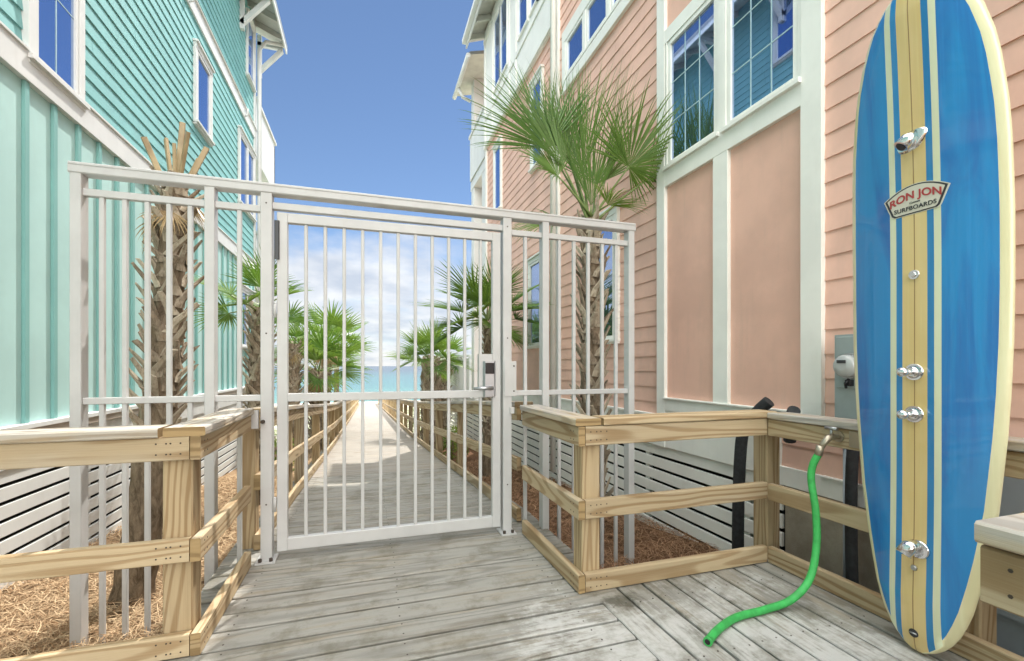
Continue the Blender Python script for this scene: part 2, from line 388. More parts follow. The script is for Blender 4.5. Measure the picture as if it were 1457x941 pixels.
# ---------------------------------------------------------------- boardwalk (planks are its surface pattern)
XL, XR = -0.70, 1.13      # walkway edges
PITCH = .155
mb = MB()
y = 2.206 - PITCH * 36
k = 0
while y < 6.2:
    y1 = y + PITCH - .016
    x0 = -4.2 if y1 < 2.30 else XL - .14
    x1 = 1.135 + (.0 if y1 < 2.15 else .14)
    za, zb = dz(y), dz(y1); jt = rnd.uniform(-.0015, .0015)
    cy = (y + y1) / 2
    mb.beam((x0, cy, (za + zb) / 2 - .019 + jt), (x1, cy, (za + zb) / 2 - .019 + jt + rnd.uniform(-.001, .001)), y1 - y, .038, (0, (za - zb), y1 - y), 0, None, .005)
    for sx in (-.58, .16, .98):
        for q in (.032, .112):
            c = (sx + rnd.uniform(-.008, .008), y + q, dz(y + q) + jt + .0012)
            mb.tube([(c[0], c[1], c[2] - .002), c], .0042, 6, 1, True, False)
    y += PITCH; k += 1
tag(mb.build('boardwalk', ['deck', 'screw']), kind='structure')
mb = MB()
while y < 49:
    y1 = y + PITCH - .008; za, zb = dz(y), dz(y1); cy = (y + y1) / 2
    mb.beam((XL - .14, cy, (za + zb) / 2 - .019), (1.27, cy, (za + zb) / 2 - .019), y1 - y, .038, (0, (za - zb), y1 - y), 0)
    y += PITCH
tag(mb.build('boardwalk_ramp', 'deck_far'), kind='structure')
mb = MB(); x = 1.143           # shower pad: boards turned to run with the walkway
while x < 2.50:
    x1 = x + .143; j = rnd.uniform(-.0015, .0015)
    mb.beam((x + .0715, -1.2, -.019 + j), (x + .0715, 2.26, -.019 + j + rnd.uniform(-.001, .001)), .143, .038, (0, 0, 1), 0, None, .004)
    for yy in (.75, 1.15, 1.55, 2.0):
        for q in (.03, .11):
            c = (x + q, yy + rnd.uniform(-.01, .01), j + .0012); mb.tube([(c[0], c[1], c[2] - .002), c], .0042, 6, 1, True, False)
    x += .157
tag(mb.build('shower_pad', ['deck', 'screw']), kind='structure')
# dark joists and fascia below
mb = MB()
for jx in (-.72, -.3, .2, .7, 1.2): 
    for a, b in ((-3, 3.4), (3.4, 11), (11, 20), (20, 48)): mb.beam((jx, a, dz(a) - .13), (jx, b, dz(b) - .13), .04, .18)
for jy in (2.22,): mb.box(-4.2, -.72, jy, jy + .04, -.22, -.04)
mb.box(1.13, 2.52, 2.235, 2.275, -.24, -.042); mb.box(2.48, 2.52, -.6, 2.23, -.24, -.042)
tag(mb.build('boardwalk_joists', 'wood_post'), kind='structure')

# ---------------------------------------------------------------- wooden railings
PW, T = .108, .038
def nails(mb, p, dirv, nrm, mi=1):
    p = Vector(p); nrm = Vector(nrm); dirv = Vector(dirv)
    for a in (0, 1):
        for b in (-.022, .022):
            c = p + dirv * (a * .035) + Vector((0, 0, b)) + nrm * .0008
            mb.tube([c - nrm * .003, c], .0038, 6, mi, True, False)
def post(par, x, y, z0, z1):
    m = MB(); m.beam((x, y, z0), (x, y, z1), PW, PW, (0, 1, 0), 0, None, .006); return m.build('post', 'wood_post', par)
def rails(par, a, b, nrm, zs, cap=True, capz=.92, inset=.0, zf=None, cap_ext=(0, 0), nail_at=()):
    """three boards on edge along a->b (inner face line), nrm points to the walkway; cap lies on top"""
    zf = zf or (lambda y: 0.)
    a = Vector((*a, 0)); b = Vector((*b, 0)); d = (b - a).normalized(); n = Vector((*nrm, 0))
    for nm, (z0, z1) in zip(('bottom_rail', 'middle_rail', 'top_rail'), zs):
        m = MB(); c0 = a - n * T / 2; c1 = b - n * T / 2; zc = (z0 + z1) / 2
        c0.z = zc + zf(a.y); c1.z = zc + zf(b.y)
        m.beam(c0, c1, T, z1 - z0, (0, 0, 1), 0, 2, .004)
        for t in nail_at:
            q = a + (b - a).normalized() * t; q.z = zc + zf(q.y); nails(m, q, d, n)
        m.build(nm, ['wood_new', 'screw', 'wood_end'], par)
    if cap:
        m = MB(); c0 = a - n * (.14 / 2 - .012) - d * cap_ext[0]; c1 = b - n * (.14 / 2 - .012) + d * cap_ext[1]
        c0.z = capz - T / 2 + zf(a.y); c1.z = capz - T / 2 + zf(b.y)
        m.beam(c0, c1, .15, T, (0, 0, 1), 0, 1, .005); m.build('cap', ['wood_cap', 'wood_end'], par)

ZL = ((.0, .092), (.39, .485), (.812, .91)); ZR = ((.004, .10), (.39, .49), (.778, .88))
# left, near: along the gate approach and the run going left
t = thing('wooden_railing', (-.8, 2.3, -.3), 'pale wooden railing on the left before the gate, turning a corner in the foreground', 'railing')
rails(t, (-.655, 2.19), (-.655, 3.06), (1, 0), ZL, True, .948, nail_at=(.05,), cap_ext=(0, 0))
rails(t, (-.696, 2.19), (-4.2, 2.19), (0, -1), ZL, False, nail_at=(.03, .08))
m = MB(); m.beam((-.800, 2.25, .929), (-4.2, 2.25, .929), .15, T, (0, 0, 1), 0, 1, .005); m.build('cap', ['wood_cap', 'wood_end'], t)
for px, py in ((-.750, 2.285), (-2.9, 2.285)): post(t, px, py, -.7, .908)
# left, beyond the gate
t = thing('wooden_railing', (-.75, 3.4, -.3), 'long wooden railing on the left side of the walkway beyond the gate', 'railing', 'walkway railings beyond the gate')
def ramp_rail(t, xi, n, pk):
    segs = [3.30, 5.2, 8.0, 11.0, 15.0, 20.0, 27.0, 36.0, 48.0]
    for a, b in zip(segs, segs[1:]):
        wob = 0.02 * math.sin(a * 3)
        rails(t, (xi, a + .003), (xi, b - .003), (n, 0), [(q[0] + .005, q[1] + .005) for q in ZR], True, .925, zf=dz)
    for y in pk: post(t, xi - n * (T + PW / 2 + .002), y, gz(y) - .3, .88 + dz(y) - .012)
pk = [3.42, 4.9, 5.9, 7.7, 9.5] + [11.2 + 1.75 * k for k in range(21)]
ramp_rail(t, -.655, 1, pk)
t = thing('wooden_railing', (1.15, 3.4, -.3), 'long wooden railing on the right side of the walkway beyond the gate', 'railing', 'walkway railings beyond the gate')
ramp_rail(t, 1.10, -1, [4.15, 5.85, 7.8, 9.6] + [11.3 + 1.75 * k for k in range(21)])
# right, near: gate approach, corner, shower pad
t = thing('wooden_railing', (1.13, 2.2, -.3), 'wooden railing on the right that boxes in the shower pad behind the surfboard', 'railing')
rails(t, (1.06, 2.155), (1.06, 3.06), (-1, 0), ZR, True, .922, nail_at=(.06,))
rails(t, (1.101, 2.155), (2.33, 2.155), (0, -1), ZR, False, nail_at=(.03, .09))
m = MB(); m.beam((1.06 + .143, 2.215, .903), (2.395, 2.215, .903), .144, T, (0, 0, 1), 0, 1, .005); m.build('cap', ['wood_new', 'wood_end'], t)
rails(t, (2.33, 2.150), (2.33, .44), (-1, 0), ((.004, .10), (.385, .485), (.776, .876)), True, .918, nail_at=(1.18,), cap_ext=(-.01, 0))
for px, py in ((1.154, 2.249), (2.424, 2.250), (2.424, 1.22), (2.424, .45)): post(t, px, py, -.6, .875)
# nearest rail on the right edge of the picture
t = thing('wooden_railing', (1.1, .4, -.3), 'close wooden railing end at the lower right edge of the picture', 'railing')
rails(t, (1.045, .515), (1.045, -1.6), (-1, 0), ZR, True, .925, nail_at=(.04,))
rails(t, (1.20, .515), (2.30, .515), (0, 1), ZR, False)
m = MB(); m.beam((1.19, .455, .906), (2.30, .455, .906), .144, T, (0, 0, 1), 0, 1, .005); m.build('cap', ['wood_cap', 'wood_end'], t)
for py in (.415, -1.2): post(t, 1.139, py, -.5, .875)
post(t, 2.2, .40, -.5, .875)

# ---------------------------------------------------------------- white metal fence and gate
FY = 3.142
fen = thing('metal_fence', (0, FY, -.35), 'white metal picket fence standing across the walkway around the gate', 'fence')
def fbox(name, par, x0, x1, z0, z1, dy=.03, yc=FY, mat='metal_white', bev=.003):
    m = MB(); m.box(x0, x1, yc - dy, yc + dy, z0, z1, 0, bev); return m.build(name, mat, par)
for x, z0 in ((-1.522, -.5), (-.885, -.5), (-.583, 0.0), (.965, 0.0), (1.262, -.5), (1.988, -.5)):
    wd = .032 if z0 == 0 else .026
    o = fbox('post', fen, x - wd, x + wd, z0, 2.262, .037)
    if z0 == 0:
        m = MB(); m.box(x - .055, x + .055, FY - .08, FY + .055, 0.0005, .010, 0)
        for q in (-.03, .03): m.tube([(x + q, FY - .06, .01), (x + q, FY - .06, .028)], .011, 6, 1)
        m.build('base_plate', ['metal_white', 'screw'], o)
        m = MB()
        for q in (.35, 1.4, 2.2): m.tube([(x, FY - .039, q), (x, FY - .036, q)], .005, 8)
        m.build('bolt', 'screw', o)
m = MB(); m.box(-1.553, 2.022, FY - .042, FY + .042, 2.2625, 2.318, 0, .006)
m.box(-1.550, 2.019, FY - .046, FY + .046, 2.306, 2.322, 0, .003); m.build('top_rail', 'metal_white', fen)
for (a, b) in ((-1.4955, -.9115), (-.8585, -.6155), (.9975, 1.2355), (1.2885, 1.9615)):
    fbox('upper_rail', fen, a, b, 2.148, 2.188, .019); fbox('middle_rail', fen, a, b, .985, 1.022, .019)
fbox('transom_rail', fen, -.5505, .9325, 2.172, 2.215, .022)
sp = lambda a, b, n: [a + (b - a) * (i + 1) / (n + 1) for i in range(n)]
for x in sp(-1.522, -.885, 5) + [-.735] + [1.112] + sp(1.262, 1.988, 5):
    fbox('picket', fen, x - .0125, x + .0125, -.50, 2.147, .0125, FY + .0)
m = MB(); m.box(-.672, -.655 + .03, FY - .05, FY - .02, .82, .93, 0, .003); m.tube([(-.60, FY - .058, .86), (-.60, FY - .036, .86)], .012, 8, 1); m.build('bracket', ['metal_white', 'screw'], fen)
m = MB(); m.box(.940, 1.030, FY - .046, FY - .039, .985, 1.235, 0, .002)
for z in (1.02, 1.20): m.tube([(1.01, FY - .049, z), (1.01, FY - .045, z)], .006, 8, 1)
m.build('strike_plate', ['metal_white', 'screw'], fen)
m = MB(); m.box(.98, 1.012, FY - .056, FY - .038, .86, .905, 0, .003); m.build('bracket', 'metal_white', fen)

gate = thing('metal_gate', (.2, FY, 0), 'closed white metal gate with vertical bars and a keypad lock', 'gate')
GL, GR = -.527, .918
fbox('stile', gate, GL, GL + .06, .05, 2.155, .022); fbox('stile', gate, GR - .06, GR, .05, 2.155, .022)
fbox('top_rail', gate, GL + .0605, GR - .0605, 2.095, 2.155, .022)
fbox('middle_rail', gate, GL + .0605, GR - .0605, .977, 1.028, .022)
fbox('bottom_rail', gate, GL + .0605, GR - .0605, .05, .125, .022)
for x in sp(GL + .05, GR - .03, 11):
    fbox('picket', gate, x - .0105, x + .0105, .126, .976, .0105); fbox('picket', gate, x - .0105, x + .0105, 1.029, 2.094, .0105)
fbox('lock_panel', gate, GR - .160, GR - .0605, 1.0285, 1.285, .024)
m = MB(); m.box(.785, .875, FY - .050, FY - .0245, .985, 1.235, 0, .012)
lk = m.build('lock', 'satin', gate)
m = MB(); m.box(.798, .862, FY - .055, FY - .0505, 1.145, 1.222, 0, .004); m.build('keypad', 'black_glossy', lk)
m = MB(); m.tube([(.842, FY - .049, 1.045), (.842, FY - .078, 1.045)], .017, 12); m.tube([(.848, FY - .072, 1.045), (.79, FY - .076, 1.045), (.71, FY - .072, 1.043)], [.015, .012, .010], 10); m.build('handle', 'satin', lk)
m = MB(); m.box(GL - .012, GL + .016, FY - .036, FY - .0225, 1.86, 2.10, 0, .004); m.build('closer', 'black_glossy', gate)
m = MB()
for z in (.3, 1.5): m.tube([(GL - .009, FY - .03, z), (GL - .009, FY - .03, z + .09)], .009, 8)
m.build('hinge', 'metal_white', gate)

# ---------------------------------------------------------------- houses
def lap(mb, xw, s, y0, y1, z0, z1, rev, mi=0, phase=0.):
    thick = .015 if s > 0 else .0115
    """clapboards on the plane x = xw, s = direction of the outside"""
    z = z0 - phase
    while z < z1 - .002:
        a, b = max(z, z0), min(z + rev, z1)
        if b - a > .004:
            o0 = xw + s * thick; o1 = xw + s * .002
            oa = o0 + (o1 - o0) * (a - z) / rev; ob = o0 + (o1 - o0) * (b - z) / rev
            cuts = [y0]; q = y0 + rnd.uniform(.6, 3.6)
            while q < y1 - .5: cuts.append(q); q += 3.66
            cuts.append(y1)
            for c0, c1 in zip(cuts, cuts[1:]):
                c1 = c1 if c1 == y1 else c1 - .004
                w0 = rnd.uniform(-.0012, .0012)
                i = [mb.vert(p) for p in ((oa + w0, c0, a), (oa + w0, c1, a), (ob, c1, b), (ob, c0, b))]
                mb.face(i if s < 0 else i[::-1], None, mi)
                j = [mb.vert(p) for p in ((oa + w0, c0, a), (oa + w0, c1, a), (xw, c1, a), (xw, c0, a))]
                mb.face(j[::-1] if s < 0 else j, None, mi)
                e = [mb.vert(p) for p in ((oa, c0, a), (ob, c0, b), (xw, c0, b), (xw, c0, a))]; mb.face(e, None, mi)
                e = [mb.vert(p) for p in ((oa, c1, a), (ob, c1, b), (xw, c1, b), (xw, c1, a))]; mb.face(e[::-1], None, mi)
        z += rev
def sbox(m, xw, s, d0, d1, y0, y1, z0, z1, mi=0, bev=.002):
    a, b = xw + s * d0, xw + s * d1
    m.box(min(a, b), max(a, b), y0, y1, z0, z1, mi, bev)
def slats(par, xw, s, y0, y1, ztop, zbot, name='skirt_slats'):
    m = MB(); z = ztop
    while z > zbot:
        sbox(m, xw, s, -.012, .012, y0, y1, z - .098, z, 0, .002); z -= .128
    yy = y0 + .3
    while yy < y1: sbox(m, xw, s, -.05, -.0125, yy, yy + .07, zbot, ztop); yy += 1.3
    m.build(name, 'white' if s > 0 else 'cream_trim', par)
    m = MB(); sbox(m, xw, s, -.22, -.18, y0, y1, zbot, ztop); m.build('dark_backing_sheet', 'dark_void', par)  # black sheet painted as the darkness behind the slat gaps
def window(par, xw, s, y0, y1, z0, z1, cols=1, rows=1, trim=.095, sashes=1, mat='white', sill=True, head=True, base=.0175, gl=.028):
    """y0..y1, z0..z1 is the glass; casing all round"""
    f = .045
    Y0, Y1, Z0, Z1 = y0 - f, y1 + f, z0 - f, z1 + f
    m = MB(); d = base + .032
    sbox(m, xw, s, 0, d, Y0 - trim, Y0, Z0, Z1); sbox(m, xw, s, 0, d, Y1, Y1 + trim, Z0, Z1)
    sbox(m, xw, s, 0, d + .004, Y0 - trim, Y1 + trim, Z1, Z1 + trim)
    if head: sbox(m, xw, s, 0, d + .03, Y0 - trim - .015, Y1 + trim + .015, Z1 + trim, Z1 + trim + .03)
    sbox(m, xw, s, 0, d + .003, Y0 - trim, Y1 + trim, Z0 - trim * .75, Z0)
    if sill: sbox(m, xw, s, 0, d + .032, Y0 - trim - .01, Y1 + trim + .01, Z0 - .03, Z0 + .004)
    wdw = m.build('window', mat, par)
    m = MB(); e = base + .024; e2 = e + .004
    sbox(m, xw, s, .001, e, Y0 + .001, y0, Z0 + .005, Z1 - .001); sbox(m, xw, s, .001, e, y1, Y1 - .001, Z0 + .005, Z1 - .001)
    sbox(m, xw, s, .001, e2, y0, y1, Z0 + .005, z0); sbox(m, xw, s, .001, e2, y0, y1, z1, Z1 - .001)
    for k in range(1, sashes):
        yc = y0 + (y1 - y0) * k / sashes; sbox(m, xw, s, .001, e + .012, yc - .04, yc + .04, z0, z1)
    m.build('sash', mat, wdw)
    m = MB(); g = xw + s * (base + .006); i = [m.vert(p) for p in ((g, y0 - .005, z0 - .005), (g, y1 + .005, z0 - .005), (g, y1 + .005, z1 + .005), (g, y0 - .005, z1 + .005))]
    m.face(i if s < 0 else i[::-1]); m.build('pane', 'glass', wdw)
    if cols > 1 or rows > 1:
        m = MB()
        for k in range(1, cols): yc = y0 + (y1 - y0) * k / cols; sbox(m, xw, s, base + .0065, base + .010, yc - .0045, yc + .0045, z0, z1, 0, 0)
        for k in range(1, rows): zc = z0 + (z1 - z0) * k / rows; sbox(m, xw, s, base + .0065, base + .0095, y0, y1, zc - .0045, zc + .0045, 0, 0)
        m.build('muntins', 'grille', wdw)
    return wdw

# ---- left house, aqua
LX = -2.5
H = thing('beach_house', (-6, 4, 0), 'aqua house on the left with lap siding above vertical battens', 'house')
m = MB(); m.box(-12, LX - .0015, -8, 11.99, .44, 9.4); m.build('wall', 'aqua_lap', H)
m = MB(); lap(m, LX, 1, -8, 11.85, 3.62, 6.50, .1425); lap(m, LX, 1, -8, 11.85, 6.75, 9.3, .1425); m.build('lap_siding', 'aqua_lap', H)
m = MB(); m.face([m.vert(p) for p in ((LX + .003, 11.85, .76), (LX + .003, -8, .76), (LX + .003, -8, 3.38), (LX + .003, 11.85, 3.38))]); m.build('panel_siding', 'aqua_panel', H)
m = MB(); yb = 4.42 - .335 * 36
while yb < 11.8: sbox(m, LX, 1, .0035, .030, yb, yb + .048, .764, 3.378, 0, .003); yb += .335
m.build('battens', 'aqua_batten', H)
m = MB(); sbox(m, LX, 1, 0, .048, -8, 12.01, 3.38, 3.60); sbox(m, LX, 1, 0, .062, -8, 12.02, 3.60, 3.622)
sbox(m, LX, 1, 0, .036, -8, 12.01, 6.50, 6.73); sbox(m, LX, 1, 0, .062, -8, 12.02, 6.73, 6.752); m.build('belly_band', 'white', H)
m = MB(); sbox(m, LX, 1, 0, .034, 11.85, 12.0, .762, 9.3); m.build('corner_board', 'white', H)
m = MB(); sbox(m, LX, 1, 0, .075, -8, 12.02, .725, .762); sbox(m, LX, 1, 0, .030, -8, 12.0, .45, .665); m.build('water_table', 'white', H)
m = MB(); sbox(m, LX, 1, 0, .060, -8, 12.01, .665, .725); m.build('ledge', 'taupe', H)
slats(H, LX, 1, -8, 12.0, .448, -1.1)
window(H, LX, 1, 4.55, 5.03, 3.63, 5.6, 2, 3, .08)
window(H, LX, 1, 2.55, 3.75, 3.75, 5.6, 3, 3, .08)
window(H, LX, 1, 8.13, 8.66, 4.98, 6.0, 1, 1, .08)
window(H, LX, 1, 10.62, 11.72, 4.62, 5.95, 1, 1, .08, 2)
window(H, LX, 1, 10.66, 11.62, 1.66, 2.75, 1, 1, .08, 2)
window(H, LX, 1, 11.25, 11.72, 7.62, 8.85, 1, 1, .06)
window(H, LX, 1, 6.2, 7.2, 7.5, 8.8, 1, 1, .08, 2)
for yy, zz_ in ((7.75, 6.62), (10.95, 6.62)):
    m = MB(); m.tube([(LX + .03, yy, zz_ - .09), (LX + .09, yy, zz_ - .07), (LX + .09, yy, zz_ + .07), (LX + .03, yy, zz_ + .09)], .018, 8); m.build('hook', 'white', H)
m = MB(); m.tube([(LX + .09, 12.07, -.9), (LX + .09, 12.07, 8.7), (LX + .22, 12.12, 8.95), (-1.95, 12.2, 9.0)], .045, 10); m.build('downspout', 'white', H)
# roof with open eave
m = MB()
m.beam((-1.88, -8.4, 9.02), (-1.88, 12.42, 9.02), .03, .17, (0, 0, 1)); m.build('fascia', 'white', H)
def roofslab(H, x0, x1, z0, z1, y0, y1, mat='roof', so_='soffit', th=.09):
    m = MB(); a = [m.vert(p) for p in ((x0, y0, z0), (x1, y0, z1), (x1, y1, z1), (x0, y1, z0))]; b = [m.vert((m.v[i][0], m.v[i][1], m.v[i][2] + th)) for i in a]
    m.face(a, None, 1); m.face(b[::-1], None, 0)
    for i in range(4): m.face((a[i], a[(i + 1) % 4], b[(i + 1) % 4], b[i]), None, 0)
    return m.build('roof', [mat, so_], H)
roofslab(H, -1.86, -7.2, 9.04, 11.2, -8.4, 12.42); roofslab(H, -12.6, -7.2, 9.04, 11.2, -8.4, 12.42)
yy = -8.2
while yy < 12.4: m = MB(); m.beam((-1.90, yy, 8.985), (-2.6, yy, 9.27), .045, .12); m.build('rafter_tail', 'soffit', H); yy += .61
for yy in (12.33, 10.7, 8.9, 7.1, 5.3):
    m = MB(); m.beam((-1.97, yy, 8.93), (-2.47, yy, 8.32), .09, .09); m.beam((-2.46, yy, 8.2), (-2.46, yy, 9.2), .09, .09, (0, 1, 0)); m.beam((-1.95, yy, 8.99), (-2.5, yy, 8.99), .09, .09); m.build('bracket', 'white', H)
# balconies at the sea end
for z0 in (2.9, 6.1):
    m = MB()
    m.box(-5.5, LX + .03, 12.05, 14.6, z0, z0 + .28)
    sbox(m, LX, 1, -.06, .0, 12.15, 14.5, z0 + .29, z0 + 1.45); m.box(-5.5, LX, 14.42, 14.5, z0 + .29, z0 + 1.4)
    sbox(m, LX, 1, -.09, .04, 12.12, 14.55, z0 + 1.45, z0 + 1.52)
    m.build('balcony', 'white', H)
m = MB(); sbox(m, LX, 1, -.22, -.02, 14.2, 14.4, -1.2, 2.9); m.build('column', 'white', H)

# ---- right house, salmon
RX = 2.8
H = thing('beach_house', (7, 4, 0), 'salmon pink house on the right with white trim and tall windows', 'house')
m = MB(); m.box(RX + .0015, 12, -8, 10.74, .36, 9.5); m.build('wall', 'pink_lap', H)
m = MB(); REV = .1555
lap(m, RX, -1, 3.867, 6.30, .72, 9.3, REV, 0, .04); lap(m, RX, -1, 6.42, 10.62, .72, 6.45, REV, 0, .04); lap(m, RX, -1, -8, 2.146, .50, 9.3, REV); lap(m, RX, -1, 2.146, 2.46, .50, .84, REV)
m.build('lap_siding', 'pink_lap', H)
m = MB()
for a, b, c, d in ((2.293, 3.745, .88, 2.94), (2.293, 3.745, 4.46, 9.3)):
    m.face([m.vert(p) for p in ((RX - .003, a, c), (RX - .003, b, c), (RX - .003, b, d), (RX - .003, a, d))])
m.build('panel', 'pink_panel', H)
m = MB()
sbox(m, RX, -1, 0, .040, 2.146, 2.293, .842, 9.3); sbox(m, RX, -1, 0, .040, 3.745, 3.867, .41, 9.3)
sbox(m, RX, -1, 0, .036, 2.939, 3.101, .882, 2.94); sbox(m, RX, -1, 0, .036, 2.953, 3.067, 4.46, 6.4)
sbox(m, RX, -1, 0, .038, 2.293, 3.745, .77, .882); sbox(m, RX, -1, 0, .038, 2.293, 3.745, 2.94, 3.098)
sbox(m, RX, -1, 0, .038, 2.293, 3.745, 4.33, 4.46); sbox(m, RX, -1, 0, .045, 2.293, 3.745, 6.4, 6.6)
sbox(m, RX, -1, 0, .036, 2.978, 3.039, 3.10, 4.33); sbox(m, RX, -1, 0, .055, 2.28, 3.76, .882, .896)
m.build('trim_boards', 'cream_trim', H)
m = MB(); sbox(m, RX, -1, 0, .034, 3.867, 10.7, .41, .72); sbox(m, RX, -1, 0, .050, 3.867, 10.71, .70, .722)
sbox(m, RX, -1, 0, .030, 2.46, 3.745, .41, .77); sbox(m, RX, -1, 0, .034, -8, 2.46, .37, .50); sbox(m, RX, -1, 0, .046, -8, 2.15, .492, .502); m.build('water_table', 'cream_trim', H)
slats(H, RX, -1, 2.46, 10.7, .408, -1.1)
m = MB(); m.box(RX + .01, RX + .3, -8, 2.45, -1, .368); m.build('foundation', 'stucco', H)
window(H, RX, -1, 2.36, 2.915, 3.165, 4.28, 3, 3, .02, 1, 'cream_trim', True, False, .003)
window(H, RX, -1, 3.10, 3.665, 3.165, 4.28, 3, 3, .02, 1, 'cream_trim', True, False, .003)
for a, b in ((5.507, 5.971), (4.876, 5.347), (4.26, 4.715)): window(H, RX, -1, a, b, 5.43, 6.35 if a > 7 else 5.87, 1, 1, .035, 1, 'cream_trim', False, False)
m = MB(); sbox(m, RX, -1, 0, .050, 4.08, 6.15, 5.20, 5.345); sbox(m, RX, -1, 0, .050, 4.08, 6.15, 5.952, 6.10); sbox(m, RX, -1, 0, .05, 6.053, 6.15, 5.346, 5.951); m.build('window_surround', 'cream_trim', H)
window(H, RX, -1, 9.45, 9.86, 4.68, 6.02, 1, 1, .06, 1, 'cream_trim')
window(H, RX, -1, 7.05, 7.42, 4.68, 6.02, 1, 1, .06, 1, 'cream_trim')
window(H, RX, -1, 7.08, 7.52, 1.60, 2.95, 1, 1, .07, 1, 'cream_trim')
window(H, RX, -1, 4.72, 5.18, 1.56, 2.93, 1, 1, .07, 1, 'cream_trim')
# white bay storey
m = MB(); m.box(RX - .055, RX + .2, 6.42, 10.72, 6.45, 9.3); m.build('bay', 'cream_trim', H)
m = MB()
for zc in (6.47, 7.10, 9.02): sbox(m, RX - .055, -1, 0, .022, 6.40, 10.74, zc, zc + .10)
for yc in (6.5, 8.25, 8.68, 9.95, 10.6): sbox(m, RX - .055, -1, 0, .018, yc, yc + .11, 6.58, 9.01)
m.build('bay_trim', 'cream_trim', H)
for a, b in ((6.72, 7.05), (7.1, 7.42), (7.62, 8.05)): window(H, RX - .055, -1, a, b, 7.38, 8.7, 1, 1, .02, 1, 'cream_trim', False, False, .001)
for a, b in ((8.84, 9.25), (9.36, 9.76)): window(H, RX - .055, -1, a, b, 7.38, 8.85, 1, 1, .02, 1, 'cream_trim', False, False, .001)
m = MB(); sbox(m, RX, -1, 0, .045, 6.30, 6.42, .72, 9.3); sbox(m, RX, -1, 0, .04, 10.62, 10.75, .72, 6.45); m.build('corner_board', 'cream_trim', H)
m = MB(); m.tube([(RX - .10, 6.36, -.4), (RX - .10, 6.36, 9.0), (RX - .3, 6.36, 9.15)], .042, 10); m.build('downspout', 'cream_trim', H)
m = MB(); m.beam((2.36, -8.4, 9.13), (2.36, 11.02, 9.13), .03, .17); m.beam((2.30, -8.4, 9.19), (2.30, 11.02, 9.19), .10, .10); m.build('fascia', 'white', H)
roofslab(H, 2.34, 7.4, 9.18, 11.1, -8.4, 11.02); roofslab(H, 12.5, 7.4, 9.18, 11.1, -8.4, 11.02)
yy = -8.2
while yy < 11.0: m = MB(); m.beam((2.38, yy, 9.11), (2.9, yy, 9.30), .05, .12); m.build('rafter_tail', 'soffit', H); yy += .61
# sea end porch
m = MB()
m.box(RX - .0, 6, 10.8, 12.5, 6.1, 6.35); m.box(RX - .03, RX + .03, 10.85, 12.45, 6.36, 7.55); m.box(RX - .0, 6, 12.40, 12.46, 6.36, 7.5); m.box(RX - .06, RX + .06, 10.82, 12.5, 7.55, 7.62); m.build('balcony', 'white', H)
m = MB(); m.box(RX - .0, 6, 10.8, 15.9, .1, .3); m.box(RX - .03, RX + .03, 12.6, 15.8, .31, 1.42); m.box(RX + .03, 6, 15.74, 15.8, .31, 1.42); m.box(RX - .06, RX + .06, 12.55, 15.85, 1.46, 1.52)
yy = 12.6
while yy < 15.8: m.box(RX - .02, RX + .02, yy, yy + .06, 1.42, 1.46); yy += .6
m.build('balcony', 'white', H)
for x_, y_ in ((RX + .16, 12.3), (RX + .16, 11.1)):
    m = MB(); m.box(x_ - .15, x_ + .15, y_ - .15, y_ + .15, .31, 6.1, 0, .01); m.build('column', 'white', H)
m = MB(); m.box(RX + .01, RX + .31, 12.15, 12.45, 7.63, 9.1); m.build('column', 'white', H)
m = MB(); a = [m.vert(p) for p in ((2.45, 11.06, 8.95), (6, 11.06, 9.95), (6, 12.9, 9.95), (2.45, 12.9, 8.95))]; b = [m.vert((m.v[i][0], m.v[i][1], m.v[i][2] + .08)) for i in a]
m.face(a, None, 1); m.face(b[::-1], None, 0)
for i in range(4): m.face((a[i], a[(i + 1) % 4], b[(i + 1) % 4], b[i]), None, 0)
m.build('roof', ['roof', 'soffit'], H)
m = MB(); m.tube([(2.42, 11.05, 8.93), (2.42, 12.95, 8.93)], .06, 8); m.tube([(2.44, 12.4, 8.88), (2.55, 12.4, 8.66), (2.78, 12.42, 8.60)], .045, 8); m.build('gutter', 'white', H)
slats(H, RX + .02, -1, 10.8, 15.8, .09, -1.6, 'porch_skirt_slats')

# ---------------------------------------------------------------- electric meter, pipes, hose
t = thing('electric_meter', (RX, 1.9, .7), 'grey electric meter box on the pink wall beside the surfboard', 'electric meter')
m = MB(); m.box(RX - .125, RX - .042, 1.60, 2.0, .72, 1.385, 0, .006); m.box(RX - .135, RX - .125, 1.62, 1.98, 1.07, 1.372, 0, .003); m.build('box', 'box_grey', t)
m = MB(); m.tube([(RX - .135, 1.895, 1.20), (RX - .155, 1.895, 1.20)], .074, 24); m.build('ring', 'satin', t)
m = MB(); m.tube([(RX - .155, 1.895, 1.20), (RX - .19, 1.895, 1.20), (RX - .203, 1.895, 1.20), (RX - .209, 1.895, 1.20)], [.066, .063, .052, .024], 24); m.build('dial', 'lens', t)
m = MB(); m.box(RX - .212, RX - .2085, 1.870, 1.92, 1.216, 1.234); m.build('display', 'badge_dark', t)
m = MB(); m.tube([(RX - .15, 1.895, 1.125), (RX - .17, 1.90, 1.10), (RX - .15, 1.91, 1.075)], .008, 8); m.box(RX - .16, RX - .1355, 1.875, 1.91, 1.085, 1.12); m.build('seal', 'black_glossy', t)
m = MB(); m.tube([(RX - .09, 1.93, .72), (RX - .09, 1.93, -.5)], .034, 12); m.build('conduit', 'grey_pvc', t)
t = thing('utility_box', (RX, 1.3, .2), 'blue grey utility box on the wall behind the lower right of the surfboard', 'utility box')
m = MB(); m.box(RX - .12, RX - .02, 1.12, 1.42, -.2, .86, 0, .006); m.build('box', 'grey_pvc', t)
